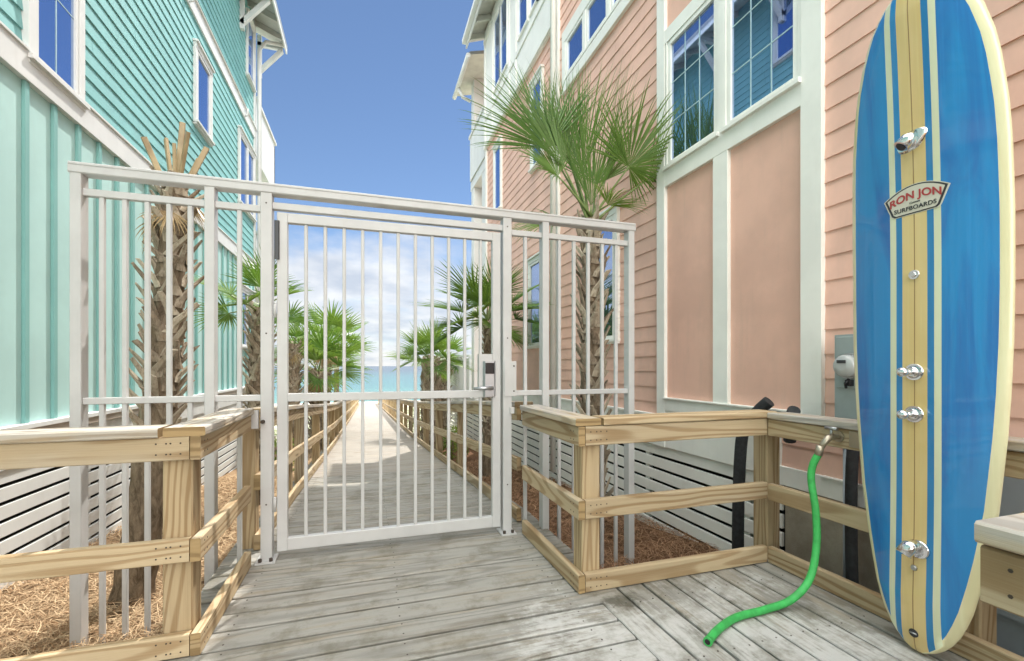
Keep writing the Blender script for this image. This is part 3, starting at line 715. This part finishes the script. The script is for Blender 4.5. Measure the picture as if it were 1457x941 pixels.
m = MB(); m.box(RX - .128, RX - .12, 1.135, 1.405, .1, .84, 0, .003); m.build('door', 'grey_pvc', t)

def pipe(pts, r, name, label, mat='black_foam'):
    # smooth the path
    P = [Vector(p) for p in pts]; out = []
    for i in range(len(P) - 1):
        a = P[max(i - 1, 0)]; b = P[i]; c = P[i + 1]; d = P[min(i + 2, len(P) - 1)]
        for k in range(8):
            u = k / 8; out.append(.5 * ((2 * b) + (c - a) * u + (2 * a - 5 * b + 4 * c - d) * u * u + (3 * b - a - 3 * c + d) * u ** 3))
    out.append(P[-1]); m = MB(); m.tube(out, r, 14, 0); return m, out
m, _ = pipe([(2.60, 2.66, -.5), (2.60, 2.66, .1), (2.605, 2.64, .60), (2.61, 2.60, .76), (2.64, 2.52, .88), (2.665, 2.45, .955)], .041, '', '')
tag(m.build('insulated_pipe', 'black_foam'), 'thick black foam covered pipe rising behind the railing and bending over its cap', 'pipe')
m, _ = pipe([(2.62, 1.83, -.5), (2.60, 1.84, 0), (2.60, 1.845, .5), (2.62, 1.84, .9)], .030, '', '')
tag(m.build('insulated_pipe', 'black_foam'), 'thin black flexible pipe hanging beside the grey conduit near the surfboard', 'pipe')
m, _ = pipe([(2.70, 2.32, .70), (2.66, 2.28, .84), (2.62, 2.22, .915)], .038, '', '')
tag(m.build('insulated_pipe', 'black_foam'), 'short dark foam pipe end just showing over the railing cap left of the meter', 'pipe')

t = thing('hose_spigot', (2.33, 1.72, .8), 'brass spigot screwed to the wooden rail left of the surfboard', 'spigot')
SPY, SPZ = 1.715, .835
m = MB(); m.tube([(2.333, SPY, SPZ), (2.322, SPY, SPZ)], .028, 14); m.tube([(2.322, SPY, SPZ), (2.26, SPY, SPZ)], .013, 10); m.tube([(2.285, SPY, SPZ + .003), (2.255, SPY, SPZ - .004), (2.235, SPY + .012, SPZ - .035), (2.228, SPY + .018, SPZ - .055)], [.016, .018, .016, .014], 10); m.build('valve_body', 'brass', t)
m = MB(); m.tube([(2.275, SPY, SPZ), (2.275, SPY, SPZ + .045)], .006, 8); m.tube([(2.275, SPY - .032, SPZ + .045), (2.275, SPY + .032, SPZ + .045)], .009, 8); m.build('handle', 'satin', t)
m = MB(); m.tube([(2.226, SPY + .02, SPZ - .045), (2.218, SPY + .026, SPZ - .095)], .019, 8, 0); m.build('coupling', 'brass', t)
m, _ = pipe([(2.219, SPY + .026, SPZ - .09), (2.205, SPY + .045, SPZ - .15), (2.20, SPY + .05, SPZ - .23), (2.20, SPY + .025, .45), (2.185, SPY + .01, .28), (2.12, SPY - .005, .13), (2.0, SPY - .005, .045), (1.84, SPY + .0, .02), (1.66, 1.705, .019), (1.51, 1.655, .019), (1.39, 1.59, .019)], .0175, '', '')
e0 = Vector(_[-1]); e1 = (e0 - _[-2]).normalized(); m.tube([e0, e0 + e1 * .0006], .012, 12, 1); m.tube([e0 - e1 * .02, e0 + e1 * .0003], .0188, 14, 0)  # black disc paints the dark inside of the open hose end
tag(m.build('garden_hose', ['hose', 'black_glossy']), 'bright green garden hose hanging from the spigot and lying on the deck', 'hose')
t = MB(); t.box(2.322, 2.3295, 1.60, 1.66, .79, .87, 0, .002)
tag(t.build('junction_plate', 'brass'), 'small brownish metal plate on the rail right of the spigot', 'plate')

# ---------------------------------------------------------------- surfboard shower
prof = [(938, 0), (936, 26), (930, 48), (921, 70), (910, 89), (895, 108), (878, 123), (857, 138), (820, 156), (784, 171), (716, 194), (620, 213), (568, 220), (500, 226), (432, 228.5), (330, 229), (245, 226), (200, 221.5), (168, 215), (135, 207), (105, 196), (67, 174), (45, 156), (30, 141), (15, 120), (3, 99), (-5, 78), (-11, 54), (-15, 26), (-17, 0)]
hw = [((521 - v) / 645 * 1.885 + 1.2, wpx / 229 * .285) for v, wpx in prof]
ZB = hw[0][0]; hw = [(z - ZB + .008, w_) for z, w_ in hw]; ZT = hw[-1][0]
def halfw(z):
    for (a, b), (c, d) in zip(hw, hw[1:]):
        if z <= c: return b + (d - b) * (z - a) / max(1e-6, c - a)
    return 0
BY = 1.283
def bx(z):       # centre plane: gentle rocker, nose and tail curling towards the walkway
    s_ = z / ZT; return 2.225 - .055 * max(0, (s_ - .55) / .45) ** 2.0 - .022 * max(0, (.3 - s_) / .3) ** 2
zl = sorted(set([hw[0][0] + (ZT - hw[0][0]) * k / 110 for k in range(111)] + [h[0] for h in hw]))
surf = thing('surfboard_shower', (2.22, BY, 0), 'tall blue and cream striped surfboard stood upright as an outdoor shower', 'surfboard')
m = MB(); rows_ = []
for z in zl:
    W = halfw(z); c = bx(z); th = .052 * min(1, (W / .17) ** .6 if W > 0 else 0)
    def dp(o):   # front surface depth from centre plane at offset o
        q = min(1, abs(o) / max(W, 1e-6)); return th * (1 - q ** 2.6) ** .5 if q < 1 else 0
    pe = max(0, W - .043 * min(1, W / .12)) if W > .09 else W
    pan = max(min(.092, W), min(W, W - .040))
    po = max(.092, W - .040)
    offs = [0.0, .002, .045, .068, .092]
    offs = [min(o, max(0, W * .999 if k < 2 else max(0, W - .016))) for k, o in enumerate(offs)]
    offs.append(max(offs[-1], W - .030) if W > .12 else offs[-1])
    # rounded rail
    rail = [offs[-1] + (W - offs[-1]) * q for q in (.3, .55, .75, .9, .97, 1.0)]
    half = offs + rail
    ring = []
    for o in reversed(half[1:]): ring.append((o, -dp(o)))
    ring.append((0, -dp(0)))
    for o in half[1:]: ring.append((-o, -dp(o)))
    for o in reversed(half[1:-1]): ring.append((-o, dp(o) * .75))
    ring.append((0, dp(0) * .75))
    for o in half[1:-1]: ring.append((o, dp(o) * .75))
    rows_.append([m.vert((c + d, BY + o, z)) for o, d in ring])
for A, B in zip(rows_, rows_[1:]):
    n = len(A)
    for k in range(n):
        k2 = (k + 1) % n
        if k < 22:
            d = 10 - k if k < 11 else k - 11
            mi = {0: 1, 1: 2, 2: 3, 3: 4, 4: 5}.get(d, 0)
        else: mi = 0
        # stripes stop where they meet the rail
        m.face((A[k], A[k2], B[k2], B[k]), None, mi, True)
bd = m.build('board', ['cream', 'stringer', 'yellow', 'thin_blue', 'pale', 'blue'], surf)
def fx(z, o=0.): return bx(z) - .052 * min(1, (halfw(z) / .17) ** .6) * (1 - min(1, abs(o) / halfw(z)) ** 2.6) ** .5
# badge
bz = 1.893
def badge_pts(sc):
    top = [(-.118 * sc + .236 * sc * k / 16, .022 + (.042 * (1 - ((k - 8) / 8) ** 2)) * 1.0) for k in range(17)]
    pts = [(x, y * (1 if sc == 1 else 1) - (0 if y > 0 else 0)) for x, y in top]
    pts = [(x, (y + .0) * sc) for x, y in pts]
    pts += [(.090 * sc, -.052 * sc), (.080 * sc, -.060 * sc), (-.080 * sc, -.060 * sc), (-.090 * sc, -.052 * sc)]
    return pts
def plate(pts, t0, t1, mat, name, par):
    m = MB(); A = []; B = []
    for x, y in pts:
        X = fx(bz + y, x); A.append(m.vert((X - t1, BY - x - .004, bz + y))); B.append(m.vert((X - t0, BY - x - .004, bz + y)))
    ca = m.vert((fx(bz, 0) - t1, BY - .004, bz))
    n = len(A)
    for i in range(n): m.face((A[i], A[(i + 1) % n], ca)); m.face((A[i], B[i], B[(i + 1) % n], A[(i + 1) % n]))
    return m.build(name, mat, par)
bg_ = plate(badge_pts(1.0), -.004, .0020, 'badge_cream', 'badge', surf)
plate(badge_pts(.955), .001, .0028, 'badge_dark', 'badge_border', bg_)
plate(badge_pts(.875), .002, .0036, 'badge_cream', 'badge_face', bg_)
def lettering(txt, cx, cz, size, mat, name, arch=0., bold=0., shear=0., spacing=1.0):
    cu = bpy.data.curves.new(name, 'FONT'); cu.body = txt; cu.size = size; cu.align_x = 'CENTER'; cu.align_y = 'CENTER'; cu.extrude = .0006; cu.offset = bold; cu.shear = shear; cu.space_character = spacing
    o = bpy.data.objects.new(name + '_tmp', cu); COL.objects.link(o); dg = bpy.context.evaluated_depsgraph_get(); dg.update()
    me = bpy.data.meshes.new_from_object(o.evaluated_get(dg)); COL.objects.unlink(o); bpy.data.objects.remove(o)
    for v in me.vertices:
        x, y, z = v.co; k = 1 + 0.45 * abs(x / .09) ** 1.2 * (1 if arch else 0) * 0
        y2 = cz + y - arch * (x / .08) ** 2
        X = fx(bz + y2, x + cx) - .0042 - z; v.co = (X, BY - (x + cx) - .004, bz + y2)
    me.materials.clear(); me.materials.append(M[mat]); oo = bpy.data.objects.new(name, me); COL.objects.link(oo); oo.parent = bg_
    return oo
lettering('RON JON', 0, .018, .043, 'badge_red', 'red_lettering', .014, .0012, 0, 1.02)
lettering('SURFBOARDS', 0, -.034, .0240, 'badge_dark', 'dark_lettering', 0, .0004, 0, 1.06)
lettering('Custom', 0, -.0125, .012, 'badge_dark', 'small_lettering', 0, 0, .3)
# chrome fittings
def disc(m, z, o, r, d0, d1, n=20, mi=0, r2=None):
    X = fx(z, o); m.tube([(X - d0, BY + o, z), (X - d1, BY + o, z)], [r, r2 if r2 is not None else r], n, mi)
z = 2.135; X = fx(z)
m = MB(); n = 24; A = []; B = []
for k in range(n):
    a = 2 * math.pi * k / n; px_, pz_ = .062 * math.cos(a), .040 * math.sin(a) * (1 - .25 * abs(math.cos(a)))
    q = R(32); oy = px_ * math.cos(q) - pz_ * math.sin(q); oz = px_ * math.sin(q) + pz_ * math.cos(q)
    A.append(m.vert((X + .006, BY - oy, z + oz))); B.append(m.vert((X - .016, BY - oy * .85, z + oz * .85)))
for k in range(n): m.face((A[k], B[k], B[(k + 1) % n], A[(k + 1) % n]), None, 0, True)
m.face(B[::-1])
sh = m.build('shower_head', 'chrome', surf)
m = MB(); m.tube([(X - .002, BY - .014, z + .026), (X - .024, BY + .004, z + .004), (X - .042, BY + .018, z - .022)], [.018, .027, .028], 20); m.build('nozzle', 'chrome', sh)
m = MB(); m.tube([(X - .0425, BY + .0182, z - .0225), (X - .0435, BY + .0188, z - .0236)], .019, 20); m.build('spray_face', 'badge_dark', sh)
m = MB(); disc(m, 1.58, 0, .019, -.003, .006); disc(m, 1.58, 0, .012, .006, .012, 16, 0, .009); m.build('push_button', 'chrome', surf)
for z in (1.175, 1.0):
    m = MB(); disc(m, z, 0, .034, -.004, .007, 28); disc(m, z, 0, .027, .007, .022, 24, 0, .017); disc(m, z, 0, .012, .022, .055, 16); v_ = m.build('valve', 'chrome', surf)
    m = MB(); X = fx(z); pts = []; rs = []
    for k in range(9):
        a = math.pi * k / 8; pts.append((X - .072 + .021 * math.cos(a), BY, z)); rs.append(max(.0015, .021 * math.sin(a)))
    m.tube(pts, rs, 16); m.build('knob', 'chrome', v_)
z = .445; X = fx(z)
m = MB(); m.tube([(X + .004, BY - .02, z), (X - .010, BY - .02, z)], [.040, .034], 24); fs = m.build('foot_shower', 'chrome', surf)
m = MB(); m.tube([(X - .002, BY - .012, z + .022), (X - .026, BY + .002, z + .004), (X - .046, BY + .012, z - .026)], [.020, .029, .028], 20); m.build('nozzle', 'chrome', fs)
m = MB(); disc(m, .362, -.002, .014, -.003, .008, 16, 0, .008); m.build('bolt', 'satin', surf)
m = MB(); disc(m, .090, .0, .017, -.004, .002, 20); lp = m.build('leash_plug', 'badge_dark', surf)
m = MB(); X = fx(.09); m.tube([(X - .003, BY - .012, .09), (X - .004, BY + .012, .09)], .003, 8); m.build('leash_bar', 'satin', lp)
# two pegs that hold the board to the rails
m = MB(); m.tube([(2.265, BY, .43), (2.331, BY, .43)], .015, 10); m.tube([(2.265, BY, .83), (2.331, BY, .83)], .015, 10); m.build('mounting_peg', 'satin', surf)

# ---------------------------------------------------------------- palms
def fan(mb, org, az, el, plen, L, nseg, spread, droop, tone, mat_leaf=0, mat_pet=1, rr=rnd, fold=.25, lax=.0, roll=None):
    """one fan frond: stalk then a pleated blade split into drooping fingers"""
    d0 = Vector((math.cos(az) * math.cos(el), math.sin(az) * math.cos(el), math.sin(el)))
    P = []; p = Vector(org); d = d0.copy(); n = 6
    for k in range(n + 1):
        P.append(p.copy()); p = p + d * plen / n; d = (d + Vector((0, 0, -1)) * (lax + .035) * (1.2 - el / 2)).normalized()
    side = d.cross(Vector((0, 0, 1)))
    if side.length < .05: side = Vector((-math.sin(az), math.cos(az), 0))
    side.normalize(); nrm = side.cross(d).normalized()
    i0 = len(mb.v)
    mb.tube(P, [.016 - .009 * k / n for k in range(n + 1)], 5, mat_pet)
    for k in range(i0, len(mb.v)): mb.tone[k] = tone
    hub = P[-1]; dth = spread * 2 / nseg
    roll = rr.uniform(-.5, .5) if roll is None else roll; side, nrm = side * math.cos(roll) + nrm * math.sin(roll), nrm * math.cos(roll) - side * math.sin(roll)
    rs = (0, .20, .36, .55, .74, .90, 1.0)
    ax = d
    for sgi in range(nseg):
        th = -spread + dth * (sgi + .5); tj = rr.uniform(-.045, .045)
        Ls = L * (.70 + .30 * math.cos(th * .75)) * rr.uniform(.84, 1.10)
        vdir = (ax * math.cos(th + tj) + side * math.sin(th + tj)).normalized()
        tv = vdir.cross(nrm).normalized()
        tn = min(1, max(0.02, tone + rr.uniform(-.15, .15))); ring = []
        dr = droop * rr.uniform(.6, 1.6); sag = 0; pos = hub.copy(); prev = 0; dcur = vdir + nrm * (.30 * (1 - math.cos(th)) )
        dcur.normalize()
        for q in rs:
            pos = pos + dcur * (q - prev) * Ls; prev = q
            wdt = q * Ls * dth * .58 if q <= .36 else .36 * Ls * dth * .58 * max(0, 1 - (q - .36) / .64) ** .75
            c = pos - nrm * 0 ; e = nrm * wdt * fold * 2
            a = mb.vert(c - tv * wdt - e * .5, tn); b = mb.vert(c + e * .5, tn); cc = mb.vert(c + tv * wdt - e * .5, tn); ring.append((a, b, cc))
            if q > .35: dcur = (dcur + Vector((0, 0, -1)) * dr * (q - .2)).normalized()
        for A, B in zip(ring, ring[1:]):
            mb.face((A[0], A[1], B[1], B[0]), None, mat_leaf); mb.face((A[1], A[2], B[2], B[1]), None, mat_leaf)
def palm(x, y, zt, r0, r1, label, fronds, seed, boots=(0., 1.), lean=(0, 0), L=.75, plen=.55, nseg=34, boot_len=.2, dead=0, group='palm trees along the walkway', sep=True, bend=0., zb=None, stubs=0, boot_ang=.55, bw=1., bd=1.):
    rr = random.Random(seed); zb = gz(y) - .1 if zb is None else zb
    T_ = thing('palm_tree', (x, y, gz(y)), label, 'palm tree', group)
    H_ = zt - zb
    def axis(s): return Vector((x + lean[0] * s + bend * (1 - s) ** 2, y + lean[1] * s, zb + H_ * s))
    m = MB(); N = 26
    pts = [axis(k / N) for k in range(N + 1)]; rad = [(r0 + (r1 - r0) * k / N) * (1 + .07 * math.sin(k * 2.3)) for k in range(N + 1)]
    m.tube(pts, rad, 18, 0, True, True)
    m.build('trunk', 'bark', T_)
    m = MB(); zlen = H_ * (boots[1] - boots[0]); cnt = int(zlen / .0165 * (r1 + .02) / .11 * bd)
    for k in range(cnt):
        s = boots[0] + (boots[1] - boots[0]) * (k + .5) / cnt; a = k * 2.399963 + rr.uniform(-.15, .15); c = axis(s); rad_ = r0 + (r1 - r0) * s
        out = Vector((math.cos(a), math.sin(a), 0)); tg = Vector((-math.sin(a), math.cos(a), 0))
        bl = boot_len * rr.uniform(.65, 1.25); tilt = rr.uniform(.75, 1.3) * boot_ang; tw = (1 if k % 2 else -1) * rr.uniform(.25, 1.1)
        # a split base: two legs meeting in one broken stalk
        stem0 = c + out * (rad_ * 1.0) ; up = (Vector((0, 0, 1)) * math.cos(tilt) + out * math.sin(tilt) + tg * tw * .62).normalized()
        stem1 = stem0 + up * bl; tn = rr.random()
        wv = .033 * bw * rr.uniform(.8, 1.25) * (rad_ / .13 + .3) / 1.2
        nr = up.cross(tg).normalized()
        lay = ((-.30, 1.5, .012), (0, 1.15, .020), (.5, .85, .015), (1., .70 * rr.uniform(.7, 1.2), .009))
        rings = []
        for q, ws, th in lay:
            cc = stem0 + up * bl * q if q >= 0 else c + out * rad_ * .99 - (Vector((0, 0, 1)) * .8 + tg * tw * .4) * bl * .4
            jag = rr.uniform(-.012, .012) if q == 1. else 0
            rings.append([m.vert(cc + tg * wv * ws * sx + nr * th * sy + up * jag * sx, tn) for sx, sy in ((-1, -.3), (0, -1.1), (1, -.3), (1, .5), (-1, .5))])
        for A, B in zip(rings, rings[1:]):
            for i in range(5): m.face((A[i], A[(i + 1) % 5], B[(i + 1) % 5], B[i]))
        m.face(rings[-1])
    m.build('leaf_bases', 'boot', T_)
    top = axis(1.0)
    def fr(spec, mats, nm, dead_=False):
        az, el, pl, LL, sprd, dr, tn = spec[:7]
        m = MB(); fan(m, top + Vector((rr.uniform(-.03, .03), rr.uniform(-.03, .03), rr.uniform(-.1, .03))), az, el, pl, LL, nseg, sprd, dr, tn, 0, 1, rr, .3, .0 if not dead_ else .25, spec[7] if len(spec) > 7 else None)
        return m
    big = None
    specs = fronds if isinstance(fronds, list) else [(rr.uniform(0, .5) + k * 2.4, R(80 - 95 * (k / fronds) ** .8), plen * rr.uniform(.8, 1.1), L * rr.uniform(.85, 1.1), rr.uniform(1.5, 2.0), rr.uniform(.10, .22), rr.uniform(.1, .9)) for k in range(fronds)]
    if sep:
        for sp_ in specs: fr(sp_, None, 'frond').build('frond', ['leaf', 'petiole'], T_)
        for k in range(dead): fr((rr.uniform(0, 6.28), R(rr.uniform(-50, -15)), plen * .35, L * .6, 1.0, .35, rr.random()), None, 'frond', True).build('dry_frond', ['leaf_dead', 'stub'], T_)
    else:
        m = MB()
        for sp_ in specs:
            az, el, pl, LL, sprd, dr, tn = sp_
            fan(m, top + Vector((rr.uniform(-.05, .05), rr.uniform(-.05, .05), rr.uniform(-.15, .05))), az, el, pl, LL, nseg, sprd, dr, tn, 0, 1, rr, .3)
        m.build('crown', ['leaf', 'petiole'], T_)
        if dead:
            m = MB()
            for k in range(dead): fan(m, top - Vector((0, 0, .1)), rr.uniform(0, 6.28), R(rr.uniform(-50, 5)), plen * .4, L * .6, max(12, nseg // 2), 1.1, .35, rr.random(), 0, 1, rr, .3, .2)
            m.build('dry_skirt', ['leaf_dead', 'stub'], T_)
    return T_, top, rr

# near left palm: bare trunk foot, thick grey boots, cropped dead crown
T_, top, rr = palm(-1.36, 3.72, 2.50, .125, .075, 'cropped palm with a shaggy booted trunk and no green leaves behind the left fence', [], 3, (.40, 1.0), (.06, .10), boot_len=.175, dead=0, bend=-.17, boot_ang=.56, bw=1.0, bd=.95)
m = MB()
for az, el, L_ in ((.2, 1.50, .55), (1.2, 1.1, .42), (2.2, 1.25, .50), (3.6, 1.2, .40), (-.9, 1.15, .45), (5.0, 1.35, .36), (0.3, 1.2, .44)):
    d = Vector((math.cos(az) * math.cos(el), math.sin(az) * math.cos(el), math.sin(el)))
    a = top + Vector((d.x, d.y, 0)) * .08 - Vector((0, 0, .1)); i0 = len(m.v)
    m.beam(a, a + d * L_, .036, .022, (math.sin(az), -math.cos(az), .01), 0, None, .004)
    tn = rr.random() * .9 + .05
    for k in range(i0, len(m.v)): m.tone[k] = tn
m.build('cut_stalks', 'stub', T_)
m = MB()
for k in range(5):
    fan(m, top - Vector((0, 0, .12 + .05 * (k % 3))), k * 2.4, R(rr.uniform(5, 35)), .10, rr.uniform(.22, .36), 16, 1.0, .55, rr.random(), 0, 1, rr, .3, .2)
m.build('dry_fibres', ['leaf_dead', 'stub'], T_)

# near right palm with big green fans against the pink wall
W_ = lambda *a: a
fr_ = [(2.80, 1.08, .80, .95, 1.30, .16, .12, 1.2), (-1.95, 1.50, .22, 1.05, .50, .07, .35, .2), (-.55, .98, .60, .72, 1.9, .22, .5, .8), (3.2, .80, .50, .62, 1.6, .34, .4, .9), (2.55, 1.30, .60, 1.15, .60, .10, .2, .8), (.1, 1.22, .50, 1.08, .65, .12, .5, .8),
        (2.3, 1.30, .80, .95, .7, .12, .15, 1.0), (1.9, 1.42, .55, 1.12, .55, .08, .3, .9), (3.0, 1.15, .62, .9, .9, .18, .3, 1.0), (-.1, .75, .80, .80, 1.3, .26, .6, .7), (1.0, 1.0, .60, .85, 1.0, .16, .3), (2.9, .10, .32, .60, 1.4, .42, .55, .5), (-1.3, .30, .25, .42, 1.3, .35, .85)]
palm(2.10, 3.95, 2.62, .11, .075, 'tall green fan palm growing against the pink wall behind the right fence', fr_, 11, (.12, 1.0), (-.03, .0), L=.8, nseg=46, boot_len=.20, boot_ang=.42, bw=1.1, bd=.85)
palm(1.92, 7.25, 1.95, .10, .07, 'mid distance fan palm before the pink house just right of the gate lock', 18, 21, (.3, 1.0), (0, 0), L=.78, plen=.5, nseg=36, boot_len=.13)
palm(-1.36, 6.6, 1.95, .13, .09, 'small bright green fan palm beside the aqua house, seen left of the gate post', 11, 31, (.15, 1.0), (.05, 0), L=.52, plen=.42, nseg=30, boot_len=.17)
palm(-1.75, 12.4, 1.75, .17, .13, 'far palm with a grey trunk and half dead crown at left through the gate', 7, 41, (.2, 1.0), (0, 0), L=.6, plen=.4, nseg=22, dead=7, sep=False, group='far palms seen through the gate')
palm(-1.28, 13.6, 1.05, .16, .15, 'low leafy palm with a ragged brown skirt at left through the gate', 17, 42, (.1, 1.0), (0, 0), L=.95, plen=.75, nseg=24, dead=8, sep=False, group='far palms seen through the gate')
palm(-1.35, 17.5, 1.95, .13, .11, 'taller full crowned palm behind the low leafy one through the gate', 20, 43, (.5, 1.0), (0, 0), L=.95, plen=.85, nseg=22, dead=8, sep=False, group='far palms seen through the gate')
palm(-1.25, 21.5, 2.1, .12, .10, 'furthest left palm with a thin dark trunk against the sea', 18, 44, (.8, 1.0), (0, 0), L=.9, plen=.75, nseg=18, dead=10, sep=False, group='far palms seen through the gate')
palm(1.62, 12.0, 1.35, .24, .20, 'stout palm with crosshatched trunk at right through the gate', 17, 51, (.15, 1.0), (0, 0), L=.72, plen=.6, nseg=26, dead=4, sep=False, group='far palms seen through the gate', boot_len=.16, boot_ang=.3)
palm(2.45, 14.8, 1.45, .13, .12, 'dry looking palm behind the stout one beside the white balcony', 11, 52, (.2, 1.0), (0, 0), L=.7, plen=.5, nseg=20, dead=10, sep=False, group='far palms seen through the gate')

# shrubs beyond the railings
def shrub(x, y, r, h, label, seed):
    rr = random.Random(seed); m = MB(); z0 = gz(y)
    for k in range(700):
        a = rr.uniform(0, 6.28); q = rr.random() ** .5; hh = rr.random() ** .7 * h * (1 - .5 * q * q); c = Vector((x + math.cos(a) * q * r, y + math.sin(a) * q * r, z0 + hh))
        d = Vector((rr.uniform(-1, 1), rr.uniform(-1, 1), rr.uniform(-.2, 1))).normalized(); s_ = d.cross(Vector((rr.random(), rr.random(), rr.random()))).normalized(); L_ = rr.uniform(.05, .11); tn = rr.random() * .95 + .02
        i = [m.vert(p, tn) for p in (c, c + d * L_ * .5 + s_ * .016, c + d * L_, c + d * L_ * .5 - s_ * .016)]; m.face(i)
    t = thing('shrub', (x, y, z0), label, 'shrub', 'shrubs beside the walkway'); m.build('foliage', 'shrub', t)
    m = MB()
    for k in range(5): a = rr.uniform(0, 6.28); m.tube([(x, y, z0 - .05), (x + math.cos(a) * r * .4, y + math.sin(a) * r * .4, z0 + h * .6)], .008, 5)
    m.build('stem', 'bark', t)
shrub(1.75, 9.6, .35, .75, 'yellow green shrub behind the right railing, nearer to the gate', 1)
shrub(1.75, 16.0, .5, 1.1, 'yellow green shrub behind the right railing, further towards the beach', 2)
shrub(-1.55, 9.3, .35, .8, 'pale green shrub behind the left railing near the aqua house', 3)
shrub(-1.6, 15.4, .5, 1.0, 'pale green shrub behind the left railing, further towards the beach', 4)

# ---------------------------------------------------------------- pine straw
def straw(name, mat, x0, x1, y0, y1, n, seed, lab):
    rr = random.Random(seed); m = MB()
    for k in range(n):
        x = rr.uniform(x0, x1); y = y0 + (y1 - y0) * rr.random() ** 1.5; z = gz(y) + rr.uniform(.0, .05); a = rr.uniform(0, 6.28); L_ = rr.uniform(.05, .16); b = a + rr.uniform(-.5, .5)
        w_ = rr.uniform(.0012, .0022) * (1 + (y - y0) * .25); p = Vector((x, y, z)); q = p + Vector((math.cos(a) * L_ / 2, math.sin(a) * L_ / 2, rr.uniform(0, .025))); r_ = q + Vector((math.cos(b) * L_ / 2, math.sin(b) * L_ / 2, rr.uniform(-.03, .01)))
        s_ = Vector((-math.sin(a), math.cos(a), rr.uniform(-.5, .5))) * w_; tn = rr.random() * .97 + .02
        i = [m.vert(v, tn) for v in (p - s_, p + s_, q + s_, q - s_, r_ + s_ * .3, r_ - s_ * .3)]; m.face((i[0], i[1], i[2], i[3])); m.face((i[3], i[2], i[4], i[5]))
    tag(m.build(name, mat), kind='stuff', label=lab, cat='pine straw')
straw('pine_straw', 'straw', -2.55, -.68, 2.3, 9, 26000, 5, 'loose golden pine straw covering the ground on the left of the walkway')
straw('pine_straw', 'straw_shaded', 1.15, 2.85, 2.3, 9, 18000, 6, 'pine straw coloured darker for shade, covering the ground between the right railing and the pink house')
